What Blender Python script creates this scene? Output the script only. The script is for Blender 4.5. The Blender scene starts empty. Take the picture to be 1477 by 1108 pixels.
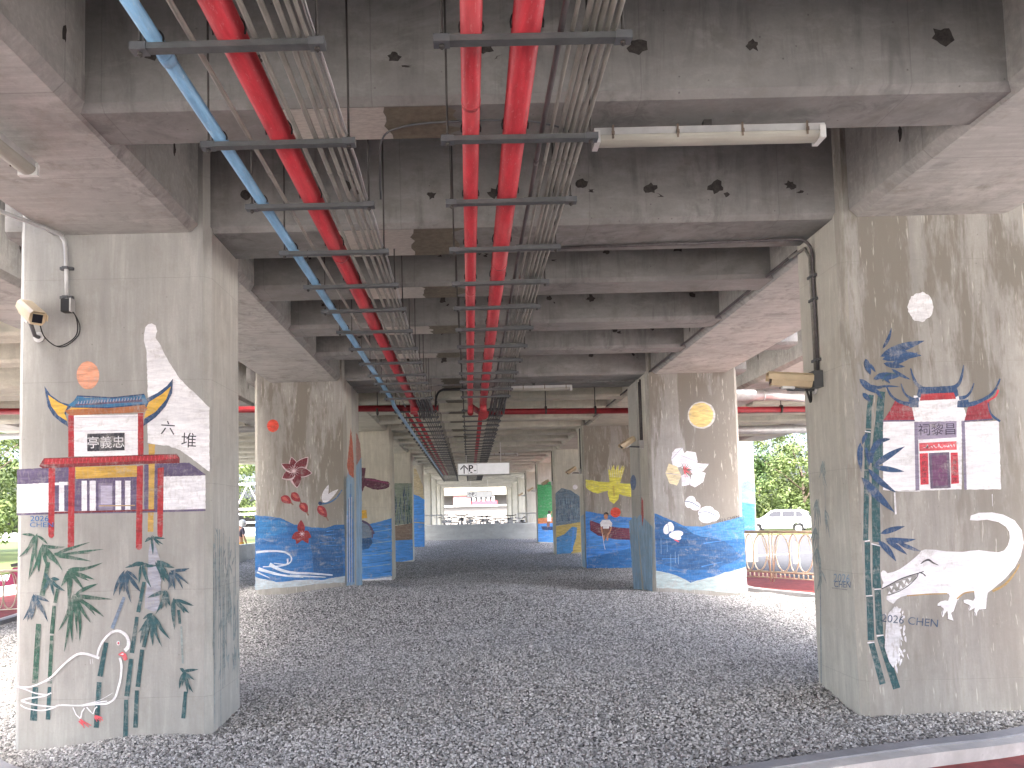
import bpy, bmesh, math, random
from mathutils import Vector, Matrix
random.seed(7)
S = bpy.context.scene
COL = S.collection
EYE = 1.6                      # camera height; outside ground is z = 0

# ------------------------------------------------------------------ camera
FPX, CX, CY = 1108.0, 674.9, 678.8
PIT, ROL, YAW = .0611, -.023, .0011
def cam_rows():
    B = Matrix(((1,0,0),(0,0,-1),(0,1,0)))
    c,s = math.cos(YAW),math.sin(YAW); Ry = Matrix(((c,0,s),(0,1,0),(-s,0,c)))
    c,s = math.cos(PIT),math.sin(PIT); Rp = Matrix(((1,0,0),(0,c,s),(0,-s,c)))
    c,s = math.cos(ROL),math.sin(ROL); Rr = Matrix(((c,-s,0),(s,c,0),(0,0,1)))
    return Rr @ Rp @ Ry @ B
ROT = cam_rows()
def ray(px, py):
    return ROT.transposed() @ Vector(((px-CX)/FPX, (py-CY)/FPX, 1))
def onY(px, py, Y):
    r = ray(px,py); r = r*(Y/r.y); return Vector((r.x, r.y, r.z+EYE))
def onX(px, py, X):
    r = ray(px,py); r = r*(X/r.x); return Vector((r.x, r.y, r.z+EYE))
cam = bpy.data.cameras.new('camera'); co = bpy.data.objects.new('camera', cam); COL.objects.link(co)
cam.sensor_width = 36; cam.lens = 36*FPX/1477
cam.shift_x = (738.5-CX)/1477; cam.shift_y = (CY-554)/1477
cam.clip_start = .05; cam.clip_end = 600
M = Matrix((ROT[0], -ROT[1], -ROT[2])).transposed().to_4x4(); M.translation = (0,0,EYE)
co.matrix_world = M; S.camera = co

# ------------------------------------------------------------------ materials
def nmat(name):
    m = bpy.data.materials.new(name); m.use_nodes = True
    nt = m.node_tree; return m, nt, nt.nodes['Principled BSDF']
class G:
    """small node-graph writer"""
    def __init__(s, nt): s.nt = nt; s.pos = None
    def n(s, t, **k):
        a = s.nt.nodes.new(t)
        for q,v in k.items(): setattr(a,q,v)
        return a
    def l(s, a, b): s.nt.links.new(a,b)
    def P(s):
        if not s.pos: s.pos = s.n('ShaderNodeNewGeometry').outputs['Position']
        return s.pos
    def scaled(s, v):
        m = s.n('ShaderNodeMapping'); m.inputs['Scale'].default_value = v; s.l(s.P(), m.inputs['Vector']); return m.outputs[0]
    def noise(s, v, detail=5, rough=.6, dist=0):
        t = s.n('ShaderNodeTexNoise'); t.inputs['Scale'].default_value = 1; t.inputs['Detail'].default_value = detail
        t.inputs['Roughness'].default_value = rough; t.inputs['Distortion'].default_value = dist
        s.l(s.scaled(v), t.inputs['Vector']); return t.outputs['Fac']
    def ramp(s, f, a, b, lo=0, hi=1):
        r = s.n('ShaderNodeMapRange'); r.inputs[1].default_value=a; r.inputs[2].default_value=b
        r.inputs[3].default_value=lo; r.inputs[4].default_value=hi; s.l(f, r.inputs[0]); return r.outputs[0]
    def math(s, op, a, b=None):
        m = s.n('ShaderNodeMath', operation=op)
        for i,v in enumerate((a,b)):
            if v is None: continue
            if hasattr(v,'is_linked'): s.l(v, m.inputs[i])
            else: m.inputs[i].default_value = v
        return m.outputs[0]
    def mix(s, f, a, b, typ='MIX'):
        m = s.n('ShaderNodeMix', data_type='RGBA', blend_type=typ)
        for i,v in ((0,f),(6,a),(7,b)):
            if hasattr(v,'is_linked'): s.l(v, m.inputs[i])
            elif i==0: m.inputs[0].default_value = v
            else: m.inputs[i].default_value = (*v,1)
        return m.outputs[2]
    def bump(s, h, strength, dist=.01):
        b = s.n('ShaderNodeBump'); b.inputs['Strength'].default_value = strength; b.inputs['Distance'].default_value = dist
        s.l(h, b.inputs['Height']); return b.outputs[0]

def concrete(name, base, streak, stain=.0, stain_col=(.2,.17,.12), lines=None, spots=.3, fine=(60,60,60), weather=.35, leaks=0, face=None):
    """board-marked, weathered concrete. streak = scale vector of the board grain; lines = (axis, period, offset)"""
    m, nt, b = nmat(name); g = G(nt)
    big = g.noise((.9,.9,.9), 6, .65)
    st = g.noise(streak, 6, .7, .3)
    fi = g.noise(fine, 3, .7)
    mid = g.noise((5,5,5), 5, .7)
    c = g.mix(g.ramp(big,.3,.7), tuple(x*.78 for x in base), tuple(min(1,x*1.18) for x in base))
    c = g.mix(g.ramp(st,.35,.72,0,.6), c, tuple(x*.62 for x in base))
    c = g.mix(g.ramp(st,.45,.2,0,.45), c, tuple(min(1,x*1.3) for x in base))
    c = g.mix(g.ramp(mid,.52,.72,0,weather), c, (base[0]*.6,base[1]*.57,base[2]*.52))
    c = g.mix(g.ramp(fi,.3,.7,.0,.22), c, tuple(x*.6 for x in base))
    v = g.n('ShaderNodeTexVoronoi'); v.inputs['Scale'].default_value = 9; g.l(g.P(), v.inputs['Vector'])
    c = g.mix(g.ramp(v.outputs['Distance'],.06,.03,0,spots), c, (.06,.055,.05))
    if leaks > 0:
        lk = g.noise((7,7,.9), 5, .7, .8); pt = g.noise((1.1,1.1,1.6), 5, .7, .5)
        c = g.mix(g.ramp(g.math('MULTIPLY', g.ramp(lk,.46,.62), g.ramp(pt,.42,.58)), 0, 1, 0, leaks), c, tuple(x*.36 for x in base))
        c = g.mix(g.ramp(g.noise((1.7,1.7,3), 6, .75, .4),.57,.66,0,leaks*.6), c, tuple(min(1,x*1.35) for x in base))
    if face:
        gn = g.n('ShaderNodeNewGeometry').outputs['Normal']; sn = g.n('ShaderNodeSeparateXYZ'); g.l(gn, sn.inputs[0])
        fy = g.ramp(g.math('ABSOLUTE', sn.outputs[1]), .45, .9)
        c = g.mix(fy, c, tuple(x/y for x,y in zip(face,base)), 'MULTIPLY')  # sides stay paler than fronts: cleaner concrete plus side light put into colour
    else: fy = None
    if stain > 0:
        sx = g.noise((2.6,2.6,.5), 5, .62, .6)
        se = g.noise((22,22,3.5), 4, .75)
        k = g.math('ADD', sx, g.ramp(se,.2,.8,-.1,.1))
        spz = g.n('ShaderNodeSeparateXYZ'); g.l(g.P(), spz.inputs[0])
        c = g.mix(g.math('MULTIPLY', g.ramp(k,.46,.54,0,stain), g.math('MULTIPLY', fy, g.ramp(spz.outputs[2],1.1,2.3,.35,1))), c, stain_col)
        pl = g.noise((35,35,4), 3, .7)
        c = g.mix(g.ramp(pl,.62,.68,0,.35), c, (base[0]*1.3,base[1]*1.3,base[2]*1.3))
    h = st
    if lines:
        ax, per, off, w = lines
        sp = g.n('ShaderNodeSeparateXYZ'); g.l(g.P(), sp.inputs[0])
        f = g.math('ADD', sp.outputs[ax], g.ramp(mid,0,1,off-.006,off+.006))
        f = g.math('FRACT', g.math('DIVIDE', f, per))
        f = g.math('ABSOLUTE', g.math('SUBTRACT', f, .5))
        f = g.ramp(f, .5-w/per, .5, 0, 1)
        f = g.math('MULTIPLY', f, g.ramp(mid,.3,.5,.35,1))
        c = g.mix(g.math('MULTIPLY', f, .45), c, tuple(x*.35 for x in base))
        h = g.math('SUBTRACT', st, g.math('MULTIPLY', f, .6))
    g.l(c, b.inputs['Base Color']); b.inputs['Roughness'].default_value = .88
    g.l(g.bump(g.math('ADD', h, g.math('MULTIPLY', fi, .5)), .35, .006), b.inputs['Normal'])
    return m
def flat(name, col, rough=.5, metal=0, var=.2, scale=(8,8,8), spec=None):
    m, nt, b = nmat(name); g = G(nt)
    f = g.noise(scale, 5, .65)
    c = g.mix(g.ramp(f,.3,.7), tuple(x*(1-var) for x in col), tuple(min(1,x*(1+var)) for x in col))
    g.l(c, b.inputs['Base Color']); b.inputs['Roughness'].default_value = rough; b.inputs['Metallic'].default_value = metal
    return m
CONC = (.46,.457,.42)
_paint = {}
def paint(col, wear=.3, streak=(7,7,40)):
    k = (col, wear)
    if k in _paint: return _paint[k]
    m, nt, b = nmat('mural_paint'); g = G(nt)
    f = g.noise(streak, 5, .7, .5); h = g.noise((55,55,18), 4, .75); q = g.noise((2.5,2.5,6), 4, .6)
    k1 = .85 if min(col)>.6 else .62
    c = g.mix(g.ramp(f,.3,.7), tuple(x*k1 for x in col), tuple(min(1,x*1.34+.018) for x in col))
    c = g.mix(g.ramp(q,.45,.75,0,.35), c, tuple(x*.6 for x in col))
    c = g.mix(g.ramp(h,.5,.62,0,wear), c, (.42,.40,.37))
    wn = g.noise((4.5,4.5,9), 5, .75, .4)
    c = g.mix(g.math('MULTIPLY', g.ramp(wn,.54,.72), g.ramp(h,.3,.6,.15,.75)), c, (.41,.395,.365))
    g.l(c, b.inputs['Base Color']); b.inputs['Roughness'].default_value = .65
    _paint[k] = m; return m

M_COL  = concrete('column_concrete', (.60,.59,.53), (16,16,1.6), .0, lines=(2,.74,.335,.003), face=(.43,.425,.395))  # pale side base stands for daylight on the sides and cleaner concrete
M_COLS = concrete('stained_column_concrete', (.66,.645,.56), (16,16,1.6), .88, (.22,.20,.165), lines=(2,.74,.335,.003), face=(.40,.385,.35))  # cream side base carries cleaner concrete and side daylight; face is the stained front
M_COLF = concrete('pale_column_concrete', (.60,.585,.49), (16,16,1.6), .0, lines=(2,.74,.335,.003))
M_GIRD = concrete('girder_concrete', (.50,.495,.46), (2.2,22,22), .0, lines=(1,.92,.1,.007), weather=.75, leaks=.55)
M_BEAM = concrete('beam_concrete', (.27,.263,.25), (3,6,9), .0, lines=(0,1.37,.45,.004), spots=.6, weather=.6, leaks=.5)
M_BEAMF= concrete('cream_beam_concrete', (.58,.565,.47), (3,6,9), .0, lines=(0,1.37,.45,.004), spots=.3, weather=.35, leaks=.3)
M_DECK = concrete('deck_concrete', (.26,.245,.23), (2,2,2))
M_WALL = concrete('wall_concrete', (.44,.455,.43), (1.2,1.2,4))
M_CURB = concrete('curb_concrete', (.33,.33,.34), (6,6,6))
M_CURBW= concrete('pale_curb_concrete', (.60,.58,.55), (6,6,6))
M_HOLE = flat('patch_mortar', (.045,.04,.036), .95, 0, .5, (40,40,40))
M_BLKST= flat('damp_stain', (.17,.15,.11), .9, 0, .25, (20,20,20))
M_PALE = flat('pale_patch', (.50,.47,.42), .9, 0, .2, (20,60,20))
M_RED  = flat('red_pipe_paint', (.43,.032,.045), .45, 0, .42, (18,3,18))
def worn_pipe(name, col, dust):
    m, nt, b = nmat(name); g = G(nt)
    f = g.noise((16,2.2,16),6,.7,.3); h = g.noise((90,22,90),4,.75); s = g.noise((3,.9,3),4,.6)
    c = g.mix(g.ramp(f,.3,.7), tuple(x*.6 for x in col), tuple(min(1,x*1.3) for x in col))
    c = g.mix(g.ramp(s,.5,.75,0,.35), c, dust)
    c = g.mix(g.ramp(h,.58,.68,0,.55), c, dust)
    sp = g.n('ShaderNodeSeparateXYZ'); gn = g.n('ShaderNodeNewGeometry'); g.l(gn.outputs['Normal'], sp.inputs[0])
    c = g.mix(g.ramp(sp.outputs[2],.1,.75,0,.7), c, (.30,.27,.24))      # dust lying on the upper side
    g.l(c, b.inputs['Base Color']); g.l(g.ramp(h,.4,.7,.38,.7), b.inputs['Roughness']); return m
M_RED = worn_pipe('red_pipe_paint', (.45,.034,.046), (.52,.20,.19))
M_BLUE = worn_pipe('blue_pipe_pvc', (.19,.37,.55), (.42,.50,.56))
M_DRED = flat('dark_red_pipe_paint', (.26,.012,.018), .5, 0, .25, (10,10,10))
M_GALV = flat('galvanised_conduit', (.25,.24,.21), .5, .2, .3, (30,6,30))
M_DKCON= flat('dark_conduit', (.10,.09,.09), .5, .2, .3, (30,6,30))
M_RAIL = flat('grey_strut_steel', (.10,.105,.105), .5, .35, .25, (12,12,30))
M_ROD  = flat('rod_steel', (.06,.055,.05), .55, .4, .3)
M_BLK  = flat('black_rubber', (.012,.012,.013), .55, 0, .2)
M_WHT  = flat('white_enamel', (.62,.62,.60), .35, 0, .1)
M_LENS = flat('yellowed_diffuser', (.34,.33,.28), .45, 0, .1, (4,4,4))
M_CREAM= flat('cream_housing', (.56,.45,.29), .45, 0, .12)
M_LGREY= flat('light_grey_metal', (.50,.50,.49), .4, .3, .15)
M_DGREY= flat('dark_grey_box', (.10,.105,.11), .45, .1, .2)
M_GLASS= flat('dark_glass', (.008,.010,.016), .3, 0, .1)
M_SIGN = flat('sign_white_added_glow', (.86,.86,.88), .4, 0, .05)
_b=M_SIGN.node_tree.nodes['Principled BSDF']; _b.inputs['Emission Color'].default_value=(1,1,1,1); _b.inputs['Emission Strength'].default_value=.035   # faint glow added to brighten the white panels; no lamp inside
M_SIGNK= flat('sign_black', (.02,.022,.03), .5, 0, .1)
M_BRASS= flat('bronze_railing', (.58,.50,.38), .5, .2, .25)
M_RPATH= flat('red_path', (.25,.046,.038), .8, 0, .35, (9,9,9))
M_STEELW = flat('white_steel', (.7,.68,.70), .5, 0, .1)
M_SILV = flat('silver_cladding', (.62,.63,.64), .3, .6, .25, (5,5,5))

# ------------------------------------------------------------------ object helpers
def wloc(o):
    v = Vector((0,0,0))
    while o: v += o.location; o = o.parent
    return v
def bm2obj(name, bm, mats, parent=None, smooth=False, at=None):
    if not isinstance(mats,(list,tuple)): mats = [mats]
    if parent is not None: off = wloc(parent)
    elif at is not None: off = Vector(at)
    else:
        xs=[v.co for v in bm.verts]
        off = Vector(((min(v.x for v in xs)+max(v.x for v in xs))/2,(min(v.y for v in xs)+max(v.y for v in xs))/2,min(v.z for v in xs)))
    for v in bm.verts: v.co -= off
    me = bpy.data.meshes.new(name); bm.to_mesh(me); bm.free()
    for m in mats: me.materials.append(m)
    if smooth:
        for p in me.polygons: p.use_smooth = True
    o = bpy.data.objects.new(name, me); COL.objects.link(o)
    if parent is not None: o.parent = parent
    else: o.location = off
    return o
def tag(o, label=None, cat=None, group=None, kind=None):
    if label: o['label']=label
    if cat: o['category']=cat
    if group: o['group']=group
    if kind: o['kind']=kind
    return o
def thing(name, loc, label, cat, group=None):
    o = bpy.data.objects.new(name, None); COL.objects.link(o); o.location = loc; o.empty_display_size=.1
    return tag(o,label,cat,group)
def kids(o): return [c for c in bpy.data.objects if c.parent is o]
def dup(root, loc, rotz=0, label=None, scale=None):
    r = root.copy(); COL.objects.link(r); r.location = loc; r.rotation_euler = (0,0,rotz)
    if scale: r.scale = (scale,)*3
    if label: r['label']=label
    for c in kids(root):
        d = c.copy(); COL.objects.link(d); d.parent = r
        for e in kids(c):
            f = e.copy(); COL.objects.link(f); f.parent = d
    return r
def NB(): return bmesh.new()
def box(bm, x0,x1,y0,y1,z0,z1, mi=0):
    vs=[bm.verts.new(p) for p in ((x0,y0,z0),(x1,y0,z0),(x1,y1,z0),(x0,y1,z0),(x0,y0,z1),(x1,y0,z1),(x1,y1,z1),(x0,y1,z1))]
    for f in ((3,2,1,0),(4,5,6,7),(0,1,5,4),(1,2,6,5),(2,3,7,6),(3,0,4,7)):
        bm.faces.new([vs[i] for i in f]).material_index = mi
    return vs
def obox(bm, c, size, rot=None, mi=0):
    vs = box(bm,-size[0]/2,size[0]/2,-size[1]/2,size[1]/2,-size[2]/2,size[2]/2,mi)
    for v in vs:
        if rot is not None: v.co = rot @ v.co
        v.co += Vector(c)
    return vs
def prism(bm, poly, axis, a, b, mi=0):
    """poly of 2D points extruded along axis 'x'|'y'|'z' from a to b"""
    f = {'z':lambda p,t:(p[0],p[1],t),'y':lambda p,t:(p[0],t,p[1]),'x':lambda p,t:(t,p[0],p[1])}[axis]
    A=[bm.verts.new(f(p,a)) for p in poly]; B=[bm.verts.new(f(p,b)) for p in poly]
    n=len(poly)
    fs=[bm.faces.new(A),bm.faces.new(B[::-1])]+[bm.faces.new((A[i],A[(i+1)%n],B[(i+1)%n],B[i])) for i in range(n)]
    for q in fs: q.material_index=mi
    bmesh.ops.recalc_face_normals(bm, faces=fs)
def tube(bm, pts, r, seg=10, mi=0, cap=True):
    pts=[Vector(p) for p in pts]; rings=[]
    rr = r if isinstance(r,(list,tuple)) else [r]*len(pts)
    up=None
    for i,p in enumerate(pts):
        d = (pts[min(i+1,len(pts)-1)]-pts[max(i-1,0)]).normalized()
        if up is None: up = Vector((0,0,1)) if abs(d.z)<.9 else Vector((0,1,0))
        s = d.cross(up).normalized(); u = s.cross(d).normalized(); up = u
        rings.append([bm.verts.new(p+(s*math.cos(2*math.pi*k/seg)+u*math.sin(2*math.pi*k/seg))*rr[i]) for k in range(seg)])
    for a,b in zip(rings,rings[1:]):
        for k in range(seg):
            f=bm.faces.new((a[k],a[(k+1)%seg],b[(k+1)%seg],b[k])); f.material_index=mi; f.smooth=True
    if cap:
        bm.faces.new(rings[0][::-1]).material_index=mi; bm.faces.new(rings[-1]).material_index=mi
def disc_y(bm, c, r, t, seg=20, axis='y', mi=0):
    c=Vector(c); d={'x':Vector((1,0,0)),'y':Vector((0,1,0)),'z':Vector((0,0,1))}[axis]
    tube(bm,[c-d*t/2,c+d*t/2],r,seg,mi)
def arc(c, r, a0, a1, n, plane='xz'):
    out=[]
    for i in range(n+1):
        a=a0+(a1-a0)*i/n; u,v=r*math.cos(a),r*math.sin(a)
        out.append(Vector(c)+(Vector((u,0,v)) if plane=='xz' else Vector((0,u,v)) if plane=='yz' else Vector((u,v,0))))
    return out
ORD = ['first','second','third','fourth','fifth','sixth','seventh','eighth','ninth','tenth','eleventh','twelfth','thirteenth','fourteenth','fifteenth','sixteenth']

# ------------------------------------------------------------------ world + sun
W = bpy.data.worlds.new('World'); S.world = W; W.use_nodes = True
nt = W.node_tree; bg = nt.nodes['Background']
sky = nt.nodes.new('ShaderNodeTexSky'); sky.sky_type='NISHITA'; sky.sun_disc=False
SUN_EL, SUN_AZ = math.radians(60), math.radians(182)     # azimuth clockwise from +Y
sky.sun_elevation=SUN_EL; sky.sun_rotation=SUN_AZ; sky.dust_density=7.0; sky.air_density=.7; sky.ozone_density=1.3
nt.links.new(sky.outputs[0], bg.inputs[0]); bg.inputs[1].default_value=.15
sl = bpy.data.lights.new('sun','SUN'); so = bpy.data.objects.new('sun', sl); COL.objects.link(so)
sl.energy=.9; sl.angle=math.radians(30); sl.color=(1,.97,.91)
sd = Vector((math.sin(SUN_AZ)*math.cos(SUN_EL), math.cos(SUN_AZ)*math.cos(SUN_EL), math.sin(SUN_EL)))
so.rotation_euler = sd.to_track_quat('Z','Y').to_euler(); so.location=(20,-20,30)

# ------------------------------------------------------------------ layout numbers
ZH = EYE+2.094                 # column top / soffit
ZD = ZH+.78                    # deck soffit
LX0,LX1 = -3.2,-1.822          # left column outer / inner face
RX0,RX1 = 2.686,4.062
PIERS = [(5.4,6.12),(11.44,12.05),(12.09,12.80),(18.08,18.78),(24.37,25.07),(30.48,31.18),(36.5,37.2),(42.6,43.3),(48.7,49.4),(54.8,55.5)]
CTRL = [(-3.2,5.4,-1.53),(-1.82,5.4,-1.465),(-1.82,6.12,-1.42),(-1.82,11.44,-1.0),(-1.82,12.8,-1.10),(-3.2,11.44,-1.06),(-1.82,18.08,-1.42),(-1.82,24.4,-1.344),
 (-1.82,30.5,-1.12),(2.69,5.4,-1.424),(2.69,6.1,-1.356),(2.69,11.44,-1.16),(2.69,12.8,-1.268),(4.06,11.44,-1.253),(2.69,18.08,-1.267),(2.69,24.4,-1.22),(2.69,30.5,-1.058),
 (0.4,11.8,-1.08),(.4,8.5,-1.33),(.4,5,-1.45),(.4,18,-1.32),(.4,24,-1.2),(.4,30,-1.08),(.4,35,-1.0),(-2,35,-1.0),(3,35,-1.0),(-7.5,12,-1.55),(-5,7,-1.52),(-8,26,-1.36),
 (-6,18,-1.45),(4.6,8,-1.38),(-1,4.2,-1.47),(3.3,4.9,-1.46),(-4,24,-1.36),(-7.5,35,-1.1),(4.3,20,-1.3),(4.3,35,-1.05),(-4.5,12,-1.3)]
def gz(x,y):
    w=s=0
    for a,b,c in CTRL:
        d=((x-a)**2+(y-b)**2+.04); k=1/d**1.5; w+=k; s+=k*c
    return EYE+s/w

# ------------------------------------------------------------------ ground, path, kerb, gravel
bm=NB(); box(bm,-160,160,-60,260,-.3,0)
def ground_mat():
    m,nt,b=nmat('pale_paving'); g=G(nt)
    f=g.noise((1.2,1.2,1.2),6,.7); h=g.noise((60,60,60),3,.7)
    c=g.mix(g.ramp(f,.3,.7),(.36,.355,.34),(.46,.45,.43)); c=g.mix(g.ramp(h,.4,.7,0,.35),c,(.2,.2,.2))
    g.l(c,b.inputs['Base Color']); b.inputs['Roughness'].default_value=.9; return m
tag(bm2obj('ground',bm,ground_mat()),kind='structure')
FRONT=[(-7.6,12.4),(-7.3,9.8),(-6.2,8.0),(-4.7,6.45),(-3.75,5.62),(-3.16,5.12),(-2.7,4.70),(-1.9,4.2),(-.6,3.85),(.3,3.96),(1.05,4.16),(1.9,4.42),(2.75,4.71),(3.55,5.02),(4.4,5.5),(4.95,6.6),(5.05,8.6),(4.84,10.9),(4.35,12.04),(4.28,13.2),(4.3,20),(4.3,35.0)]
BACK=[(-8.1,35.0),(-8.0,26.7),(-7.7,18)]
def offset_line(pts,d):
    out=[]
    for i,p in enumerate(pts):
        a=Vector(pts[max(i-1,0)]); b=Vector(pts[min(i+1,len(pts)-1)]); t=(b-a).normalized(); out.append((p[0]+t.y*d,p[1]-t.x*d))
    return out
def smooth_line(pts,n=6):
    out=[]
    for i in range(len(pts)-1):
        p0,p1,p2,p3=[Vector(pts[min(max(j,0),len(pts)-1)]) for j in (i-1,i,i+1,i+2)]
        for k in range(n):
            t=k/n; out.append(tuple(.5*((2*p1)+(p2-p0)*t+(2*p0-5*p1+4*p2-p3)*t*t+(3*p1-p0-3*p2+p3)*t**3)))
    out.append(tuple(pts[-1])); return out
EDGE=smooth_line([(-7.7,18)]+FRONT,6)
def strip(name,dA,dB,z,th,mat,label=None,cat=None,kind=None):
    bm=NB(); a=offset_line(EDGE,dA); b=offset_line(EDGE,dB); prev=None
    for p,q in zip(a,b):
        zz=z(p) if callable(z) else z
        zq=zz
        cur=[bm.verts.new((p[0],p[1],zz)),bm.verts.new((q[0],q[1],zq)),bm.verts.new((q[0],q[1],zq-th)),bm.verts.new((p[0],p[1],zz-th))]
        if prev:
            for k in range(4): bm.faces.new((prev[k],prev[(k+1)%4],cur[(k+1)%4],cur[k]))
        prev=cur
    bmesh.ops.recalc_face_normals(bm,faces=bm.faces)
    o=bm2obj(name,bm,mat); return tag(o,label,cat,None,kind)
zc=lambda p: gz(p[0],p[1])+.055
strip('kerb',0,.10,zc,.5,M_CURB,kind='structure')
strip('kerb_edge',.10,.20,lambda p: gz(p[0],p[1])+.045,.5,M_CURBW,kind='structure')
strip('red_path',.20,2.2,lambda p: min(gz(p[0],p[1])-.03,.25),.5,M_RPATH,kind='structure')
POLY=EDGE+[(p[0],p[1]) for p in BACK]
def inside(x,y):
    c=False; n=len(POLY); j=n-1
    for i in range(n):
        xi,yi=POLY[i]; xj,yj=POLY[j]
        if (yi>y)!=(yj>y) and x<(xj-xi)*(y-yi)/(yj-yi)+xi: c=not c
        j=i
    return c
def gravel_mat(random_stone):
    m,nt,b=nmat('gravel_stone' if random_stone else 'gravel_bed'); g=G(nt)
    r=g.n('ShaderNodeValToRGB'); e=r.color_ramp.elements
    e[0].position=0; e[0].color=(.12,.118,.112,1); e[1].position=1; e[1].color=(.78,.77,.75,1)
    k=r.color_ramp.elements.new(.35); k.color=(.33,.325,.31,1); k=r.color_ramp.elements.new(.75); k.color=(.56,.55,.53,1)
    if random_stone:
        o=g.n('ShaderNodeObjectInfo'); g.l(o.outputs['Random'],r.inputs[0])
        c=g.mix(g.ramp(g.noise((90,90,90),3,.7),.4,.7,0,.35),r.outputs[0],(.12,.12,.12))
    else:
        v=g.n('ShaderNodeTexVoronoi'); v.inputs['Scale'].default_value=36; g.l(g.P(),v.inputs['Vector'])
        sp=g.n('ShaderNodeSeparateColor'); g.l(v.outputs['Color'],sp.inputs[0]); g.l(sp.outputs[0],r.inputs[0])
        c=g.mix(g.ramp(v.outputs['Distance'],.35,.75,0,.9),r.outputs[0],(.03,.03,.03))
        g.l(g.bump(g.math('SUBTRACT',1,v.outputs['Distance']),1,.03),b.inputs['Normal'])
    big=g.noise((.7,.7,.7),4,.6)
    c=g.mix(g.ramp(big,.35,.65,.0,.45),c,(.10,.10,.10),'MULTIPLY') if False else c
    g.l(c,b.inputs['Base Color']); b.inputs['Roughness'].default_value=.85
    return m
bm=NB(); stepx=.28
ys=[3.7+.22*i for i in range(60)]+[16.9+.6*i for i in range(31)]; ys=[y for y in ys if y<35.05]+[35.05]
xs=[-8.4+.3*i for i in range(47)]
dl=bm.verts.layers.float.new('dens'); grid=[]
for y in ys:
    row=[]
    for x in xs:
        z=gz(x,y)+.012*math.sin(3.1*x+1.7*y)+.01*math.sin(5.3*y-2.2*x)
        v=bm.verts.new((x,y,z)); row.append(v)
        d=math.hypot(x*.8,y)
        vis=1 if abs(x-.3)/max(y,1)<.78 else 0
        v[dl]=vis*max(0,min(1,(19-d)/6))*(1 if d<8 else .62)
    grid.append(row)
for j in range(len(ys)-1):
    for i in range(len(xs)-1):
        c=(xs[i]+.15,(ys[j]+ys[j+1])/2)
        if inside(*c) or inside(xs[i],ys[j]) or inside(xs[i+1],ys[j+1]) or inside(xs[i],ys[j+1]) or inside(xs[i+1],ys[j]):
            bm.faces.new((grid[j][i],grid[j][i+1],grid[j+1][i+1],grid[j+1][i]))
for v in [v for v in bm.verts if not v.link_faces]: bm.verts.remove(v)
# pull the boundary vertices back onto the kerb line
for v in bm.verts:
    if not inside(v.co.x,v.co.y):
        best=min(EDGE+BACK,key=lambda p:(p[0]-v.co.x)**2+(p[1]-v.co.y)**2)
        if v.co.y<34.9: v.co.x,v.co.y=best; v.co.z=gz(*best)-.015; v[dl]*=.5
bed=bm2obj('gravel_ground',bm,gravel_mat(False),smooth=True); tag(bed,kind='structure')
gravel=bpy.data.objects.new('gravel',bed.data.copy()); COL.objects.link(gravel); gravel.location=bed.location
tag(gravel,'loose grey crushed stone gravel spread between the columns','gravel',None,'stuff')
ng=bpy.data.node_groups.new('gravel_scatter','GeometryNodeTree')
ng.interface.new_socket('Geometry',in_out='INPUT',socket_type='NodeSocketGeometry'); ng.interface.new_socket('Geometry',in_out='OUTPUT',socket_type='NodeSocketGeometry')
N=lambda t:ng.nodes.new(t); L=ng.links.new
gi,go=N('NodeGroupInput'),N('NodeGroupOutput')
na=N('GeometryNodeInputNamedAttribute'); na.data_type='FLOAT'; na.inputs[0].default_value='dens'
mul=N('ShaderNodeMath'); mul.operation='MULTIPLY'; mul.inputs[1].default_value=3300
L(na.outputs['Attribute'],mul.inputs[0])
dp=N('GeometryNodeDistributePointsOnFaces'); L(gi.outputs[0],dp.inputs['Mesh']); L(mul.outputs[0],dp.inputs['Density'])
join=N('GeometryNodeGeometryToInstance')
for k in range(5):
    ic=N('GeometryNodeMeshIcoSphere'); ic.inputs['Radius'].default_value=.0092; ic.inputs['Subdivisions'].default_value=1 if k%2 else 2
    nz=N('ShaderNodeTexNoise'); nz.noise_dimensions='4D'; nz.inputs['Scale'].default_value=92; nz.inputs['W'].default_value=k*7.3; nz.inputs['Detail'].default_value=1
    sb=N('ShaderNodeVectorMath'); sb.operation='SUBTRACT'; sb.inputs[1].default_value=(.5,.5,.5); L(nz.outputs['Color'],sb.inputs[0])
    sc=N('ShaderNodeVectorMath'); sc.operation='SCALE'; sc.inputs['Scale'].default_value=.0185; L(sb.outputs[0],sc.inputs[0])
    sp=N('GeometryNodeSetPosition'); L(ic.outputs['Mesh'],sp.inputs['Geometry']); L(sc.outputs[0],sp.inputs['Offset'])
    sm=N('GeometryNodeSetMaterial'); L(sp.outputs[0],sm.inputs['Geometry'])
    if k==0: gmat=gravel_mat(True)
    sm.inputs['Material'].default_value=gmat
    ss=N('GeometryNodeSetShadeSmooth'); ss.inputs['Shade Smooth'].default_value=False; L(sm.outputs[0],ss.inputs[0])
    L(ss.outputs[0],join.inputs[0])
ip=N('GeometryNodeInstanceOnPoints'); L(dp.outputs['Points'],ip.inputs['Points']); L(join.outputs[0],ip.inputs['Instance']); ip.inputs['Pick Instance'].default_value=True
rv=N('FunctionNodeRandomValue'); rv.data_type='FLOAT_VECTOR'; rv.inputs['Min'].default_value=(0,0,0); rv.inputs['Max'].default_value=(6.28,6.28,6.28); L(rv.outputs[0],ip.inputs['Rotation'])
r2=N('FunctionNodeRandomValue'); r2.data_type='FLOAT_VECTOR'; r2.inputs['Min'].default_value=(.55,.55,.45); r2.inputs['Max'].default_value=(1.55,1.25,1.0); r2.inputs['Seed'].default_value=5; L(r2.outputs[0],ip.inputs['Scale'])
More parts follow.
